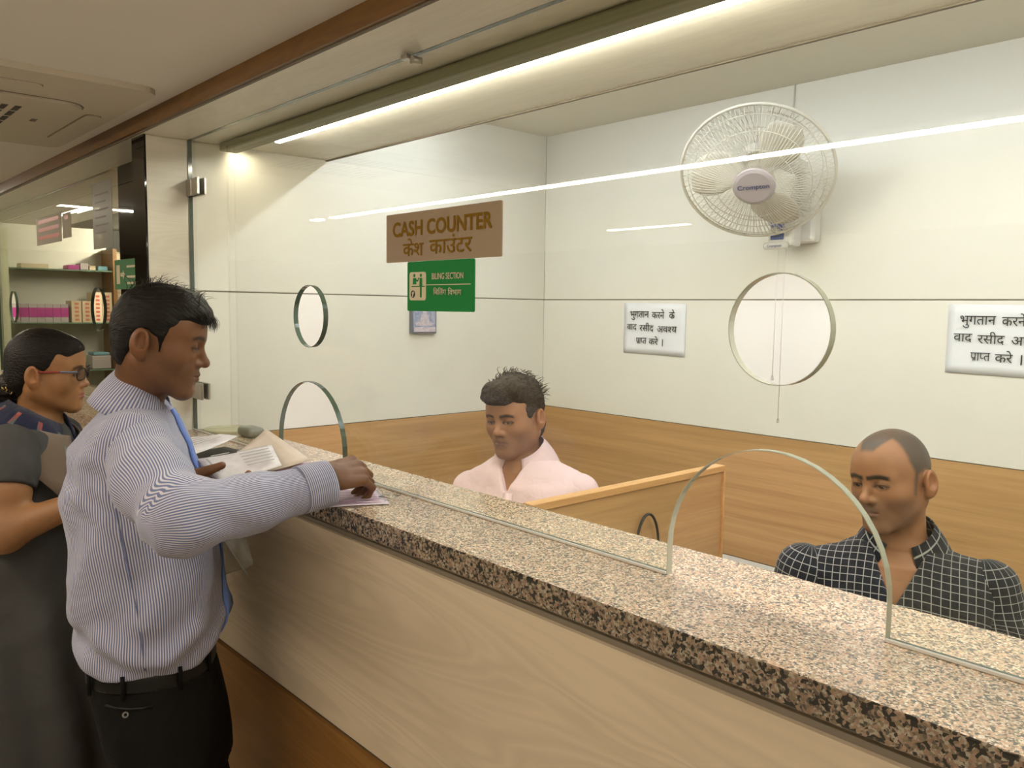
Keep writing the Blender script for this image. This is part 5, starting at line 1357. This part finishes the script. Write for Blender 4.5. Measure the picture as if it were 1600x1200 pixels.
def clerk(label, hp, Fr, s, g, base, hd, nbp, D_, prof, shr, shl, shirt, style, hairm, seed, foldk, col, vneck, chair_label, fold=.003):
    nb = P3(*nbp); S_ = []
    for py, cx, a, b in prof:
        c = P3(cx, py, D_); S_.append((c[2], c[0], c[1], a, b))
    c = S_[-1]; S_ += [(.72, c[1], c[2], .165, .13), (.625, c[1], c[2], .17, .14)]
    P_ = person((c[1], c[2], .6), label); hp = np.array(hp)
    h = math.radians(hd); fw = np.array([math.cos(h), math.sin(h), 0]); rt = np.array([math.sin(h), -math.cos(h), 0])
    R0, L0 = P3(*shr), P3(*shl); arms = []
    for S0, q in ((R0, 1), (L0, -1)):
        el = S0+rt*.05*q+fw*.02; el[2] = S0[2]-.23
        wr = el+fw*.20-rt*.07*q; wr[1] = max(.36, min(wr[1], .50)) if wr[1] < .6 else wr[1]; wr[2] = .955; arms.append((S0, el, wr))
    hands = [hand_prims(a[2], fw-rt*.25*q, (0, 0, 1), -q*1 if False else (-1 if q > 0 else 1), (.25, .3, .35, .4), .95*s, (.2, .1)) for a, q in zip(arms, (1, -1))]
    T_ = [(z, x, y, a-.020, b-.020) for z, x, y, a, b in S_]
    tg = []
    for q in (1, -1):
        hpj = np.array([c[1], c[2], .70])+rt*.09*q; kn = hpj+fw*.275+rt*.02*q; kn[2] = .67; ft = kn+fw*.02; ft[2] = .10; tg.append((hpj, kn, ft))
    def coarse(P):
        d = loft_sdf(P, T_, hd)
        for a in arms: d = sm(d, chain(P, a, (.042, .036, .025)), .03)
        for t in tg: d = sm(d, chain(P, t, (.065, .046, .034)), .03)
        return d
    lo = np.array([c[1]-.45, c[2]-.65, .04]); hi = np.array([c[1]+.45, c[2]+.40, S_[2][0]])
    body_of(P_, hp, Fr, s, g, base, nb, (coarse, lo, hi, .016), hands, clav=([(nb[2]+.005, nb[0], nb[1], .05, .05), (S_[2][0], S_[2][1], S_[2][2], .125, .080), (S_[4][0], S_[4][1], S_[4][2], .15, .098)], hd), res=.0024)
    eyes(P_, hp, Fr, s, (0, 1, -.55))
    if style:
        hair_of(P_, hp, Fr, s, style, hairm, .0028)
        rnd = random.Random(8); R_ = []
        for i in range(420):
            th = rnd.uniform(-1.5, 1.5); ph = rnd.uniform(-1.3, 1.45); r_ = .098
            p = np.array([r_*.90*math.sin(th), -.01+r_*math.cos(th)*math.sin(ph), .042+r_*math.cos(th)*math.cos(ph)])
            if p[2] < .04 and p[1] > .03: continue
            if p[1] > .045: p = p+np.array([0, .012, .012])
            t = np.array([rnd.uniform(-.02, .02), rnd.uniform(-.022, -.004), rnd.uniform(-.012, .010)]); o_ = (p-np.array([0, -.01, .04]))*rnd.uniform(.02, .09)
            R_.append((p*.985, p+o_+t*.5, p+t+o_*.5))
        for x0, y0 in ((-.03, .02), (-.01, .03), (.0, .01), (.02, .02)):
            R_.append(((x0, y0, .125), (x0+.01, y0+.02, .165), (x0+.02, y0-.03, .150)))
        strands('loose_hair', P_, hp, Fr, s, R_, hairm, .0009)
    def Fs(P):
        d = loft_sdf(P, S_, hd); x, y, z = local(P, (nb[0], nb[1], nb[2]), hd)
        for a, q in zip(arms, (1, -1)): d = sm(d, cone(P, nb+rt*.03*q+np.array([0, 0, -.050]), a[0]+np.array([0, 0, .002]), .045, .054), .035)
        d = d+fold*wob(P*np.array([1, 1, .8], F32), 42, seed)+.4*fold*wob(P, 95, seed+1)
        # open neck: a V cut down the front
        v = np.maximum(np.abs(x)-vneck[0]*np.clip((z+vneck[1])/vneck[1], 0, 1.6), -(y-.01)); v = np.where(z < -vneck[1], .02, v)
        d = sx_(d, -np.maximum(v, -(y-.01)), .004)
        return np.maximum(d, .62-P[..., 2])
    V, Q = surf(Fs, (c[1]-.30, c[2]-.30, .60), (c[1]+.30, c[2]+.28, nb[2]+.03), .0065)
    npmesh('shirt', [(V, Q)], shirt, P_, {'weave': ('FLOAT_VECTOR', weave_front(V, S_, hd))})
    for a, sd in zip(arms, (5, 6)):
        sleeve('sleeve', P_, (a[0], a[0]*.5+a[1]*.5, a[1], a[1]*.5+a[2]*.5, a[2]-(a[2]-a[1])*.08), (.062, .062, .057, .050, .042), shirt, hd, seed+sd, foldk, .0065, k=.04)
    collar(P_, nb+np.array([0, 0, col[4]+.008]), hd, shirt, col[0], col[1], col[2], col[3], .034, .057, hem=.044, r1=.038)
    # front band with buttons
    pts = []
    for dz in np.linspace(vneck[1]*.9, .30, 9):
        z = nb[2]-dz; g_ = [np.interp(z, [q[0] for q in sorted(S_)], [q[i] for q in sorted(S_)]) for i in range(1, 5)]
        pts.append(np.array([g_[0], g_[1], z])+fw*(g_[3]+.004))
    bm = bmesh.new(); pr = None
    for p in pts:
        a_, b_ = bm.verts.new(p+rt*.014), bm.verts.new(p-rt*.014)
        if pr: bm.faces.new((pr[0], a_, b_, pr[1]))
        pr = (a_, b_)
    o = fin('front_band', bm, shirt, None, True); md = o.modifiers.new('t', 'SOLIDIFY'); md.thickness = .004; at2 = o.data.attributes.new('weave', 'FLOAT_VECTOR', 'POINT')
    for i_, v_ in enumerate(o.data.vertices): at2.data[i_].vector = (.007+.028*(i_ % 2), v_.co.z, 0)
    under(o, P_)
    for p in pts[1::3]:
        bm = bmesh.new(); lathe(bm, [(0, .0018), (.0045, .0015), (.0050, 0), (0, 0)], 14, Matrix.Translation(p+fw*.004) @ Vector(fw).to_track_quat('Z', 'Y').to_matrix().to_4x4()); under(fin('shirt_button', bm, M['white'], None, True), P_)
    def Ft(P):
        d = None
        for t in tg:
            e = chain(P, t, (.084, .060, .052)); d = e if d is None else sm(d, e, .03)
        return d
    V, Q = surf(Ft, lo, np.array([hi[0], hi[1], .80]), .013); npmesh('trousers', [(V, Q)], M['trouser'], P_)
    for t in tg:
        V, Q = surf(lambda P: chain(P, (t[2]-np.array([0, 0, .06]), t[2]+fw*.11-np.array([0, 0, .068])), (.040, .030)), t[2]+np.array([-.2, -.25, -.1]), t[2]+np.array([.2, .2, .05]), .01); V[:, 2] = np.maximum(V[:, 2], .001); npmesh('shoe', [(V, Q)], M['leather'], P_)
    office_chair(c[1], c[2]+.02, hd, chair_label)
clerk('seated clerk in a pink shirt with thick dark hair', (-1.758, .608, 1.31), hframe(284, 7, -4), .95,
      {'stubble': .30, 'stub': (.12,.08,.06), 'tache': .2, 'open': .0040, 'lidz': -.004, 'browt': .0030, 'browz': .0170, 'jaw': .050, 'fat': .003, 'nose': .95, 'lip': (.22,.09,.075)}, (.33, .165, .085), 290, (818, 718, 2.43), 2.43,
      ((706, 818, .062, .055), (716, 820, .095, .072), (732, 822, .140, .092), (750, 823, .172, .110), (775, 823, .188, .124), (820, 822, .190, .136), (880, 820, .185, .14)),
      (738, 766, 2.49), (904, 772, 2.37), M['shirt2'], 'pink', M['hair2'], 40, .0035, (16, 1.10, .050, .05, .012), (.040, .085), 'black office chair under the pink-shirted clerk, hidden by the counter', .0035)
clerk('seated clerk in a black checked shirt with a shaved head', (-.752, .818, 1.264), hframe(257, 6, -6), .95,
      {'buzz': 1, 'stubble': .45, 'stub': (.06,.04,.03), 'tache': .6, 'open': .0042, 'lidz': -.005, 'jaw': .048, 'nose': 1.05, 'brow': 1.0, 'browt': .0036, 'browin': .002, 'browz': .0165, 'lip': (.24,.10,.08)}, (.29, .14, .068), 288, (1408, 855, 1.84), 1.84,
      ((838, 1406, .062, .058), (852, 1405, .100, .075), (872, 1403, .145, .094), (895, 1402, .172, .110), (925, 1401, .186, .122), (990, 1400, .186, .130), (1060, 1400, .18, .135)),
      (1256, 890, 1.90), (1545, 918, 1.78), M['shirt3'], None, None, 60, .004, (14, 1.10, .055, .05, .016), (.050, .105), 'black office chair under the checked-shirt clerk, hidden by the counter', .003)

# ------------------------------------------------------------------ papers and small things on the counter
M['paperw'] = noisy('printed_form_paper', (.74,.70,.70,1), (.62,.57,.57,1), 35, .7, .02)
M['paperp'] = noisy('pink_form_paper', (.66,.50,.53,1), (.50,.36,.42,1), 40, .7, .02)
M['papery'] = noisy('cream_form_paper', (.62,.52,.42,1), (.54,.44,.36,1), 12, .7, .02)
Q_ = lambda *c: [Vector(pt(*q)) for q in c]
f1 = sheet('paper_form', 'cream form under the white slip in the standing man\'s hand', 'paper', Q_((362, 712, 1.90), (416, 670, 2.02), (486, 718, 1.90), (342, 752, 1.795)), M['papery'], .006)
f2 = sheet('paper_form', 'white printed form held on top by the standing man', 'paper', Q_((307, 717, 1.84), (424, 695, 1.94), (440, 727, 1.84), (342, 751, 1.78)), M['paperw'], .006)
f3 = sheet('paper_form', 'pink-edged form lowest of the sheets in the standing man\'s hand', 'paper', Q_((312, 725, 1.85), (430, 708, 1.94), (486, 724, 1.91), (346, 762, 1.785)), M['paperp'], .004)
def prints(par, corners, rects, m, lift=.0012):
    c = [Vector(q) for q in corners]; nrm = (c[1]-c[0]).cross(c[3]-c[0]).normalized()
    if nrm.dot(Vector(CAM)-c[0]) < 0: nrm = -nrm
    bm = bmesh.new()
    for u0, v0, u1, v1 in rects:
        vs = [bm.verts.new(c[0]*(1-u)*(1-v)+c[1]*u*(1-v)+c[2]*u*v+c[3]*(1-u)*v+nrm*lift) for u, v in ((u0, v0), (u1, v0), (u1, v1), (u0, v1))]; bm.faces.new(vs)
    o = fin('printed_lines', bm, m); o.parent = par; o.location = -par.location; return o
M['greyprint'] = mat('grey_print', (.36,.34,.33,1), .7); M['pinkprint'] = mat('pink_print', (.45,.27,.36,1), .7); M['mauve'] = mat('mauve_sheet', (.62,.52,.57,1), .7)
prints(f2, Q_((307, 717, 1.84), (424, 695, 1.94), (440, 727, 1.84), (342, 751, 1.78)), [(.50, .12+.13*i, .92, .16+.13*i) for i in range(6)]+[(.06, .2, .09, .8), (.15, .1, .4, .14)], M['greyprint'], .008)
# pink punched form lying on the granite under the hand
zt = ZT+.0015
pc4 = [(-1.436, -.196, zt), (-1.380, -.078, zt), (-1.520, -.020, zt), (-1.600, -.120, zt)]
f4 = sheet('paper_form', 'pink punched form on the granite edge under the handing hand', 'paper', pc4, M['mauve'], .002)
prints(f4, pc4, [(.12, .06+.14*i, .88, .10+.14*i) for i in range(6)]+[(.2, .12, .5, .19), (.6, .4, .8, .5)], M['pinkprint'], .004)
prints(f4, pc4, [(.02, .10+.09*i, .05, .14+.09*i) for i in range(5)]+[(.94, .10+.09*i, .97, .14+.09*i) for i in range(8)], M['ink'], .004)
pcl = tb('document_clip', [(-1.435, -.070, ZT+.006), (-1.405, -.055, ZT+.006), (-1.415, -.030, ZT+.006), (-1.445, -.045, ZT+.006)], .0012, M['steel'], None, 6, True)
pcl.location = (0, 0, 0); tag(pcl, 'thin wire paper clip on the granite beside the pink form', 'paper clip')
# papers and folder at the counter's far end
s5 = [(-2.43, -.150, ZT+.012), (-2.36, .005, ZT+.022), (-2.24, -.030, ZT+.010), (-2.16, -.150, ZT+.006)]
s5 = Q_((283, 684, 2.18), (345, 678, 2.30), (372, 681, 2.24), (296, 712, 2.02))
for q in s5: q.z = max(q.z, ZT+.008)
f5 = sheet('paper_form', 'white sheets lying at the far end of the counter by the pier', 'paper', s5, M['paperw'], .004)
prints(f5, s5, [(.15, .15+.12*i, .75, .19+.12*i) for i in range(5)], M['greyprint'], .006)
s6 = [Vector((q.x+.012, q.y+.004, ZT+.001+.0*i)) for i, q in enumerate(s5)]
fo = sheet('black_folder', 'black folder beneath the white sheets at the far counter end', 'folder', s6, M['leather'], 0, .004); fo.location.z += .003
bm = bmesh.new(); lathe(bm, [(0, .0), (.072, .0), (.073, .004), (.072, .008), (0, .008)], 48)
dk_ = fin('glass_disc', bm, mat('frosted_disc', (.46,.44,.27,1), .25), None, False, Vector((-2.545, .075, ZT))); tag(dk_, 'round cut-out glass disc lying flat behind the screen at the far left', 'disc')
bm = bmesh.new(); box(bm, -.045, .045, -.028, .028, 0, .030, .013, 4)
ms = fin('paperweight', bm, mat('grey_paperweight', (.16,.17,.14,1), .3), None, True, Vector((-2.39, .085, ZT))); tag(ms, 'small rounded grey object behind the screen beside the papers', 'paperweight')
pch = sheet('plastic_pouch', 'crumpled clear plastic pouch hanging below the standing man\'s sleeve', 'pouch', Q_((338, 742, 1.80), (362, 742, 1.84), (396, 884, 1.80), (352, 898, 1.74)), M['clear'], .012, .0008)
pch2 = sheet('pouch_flap', '', '', Q_((345, 838, 1.735), (380, 832, 1.80), (397, 880, 1.79), (390, 901, 1.77)), M['clear'], .02, .0008, parent=pch)
pch2.matrix_parent_inverse = Matrix.Identity(4); pch2.location = -pch.location
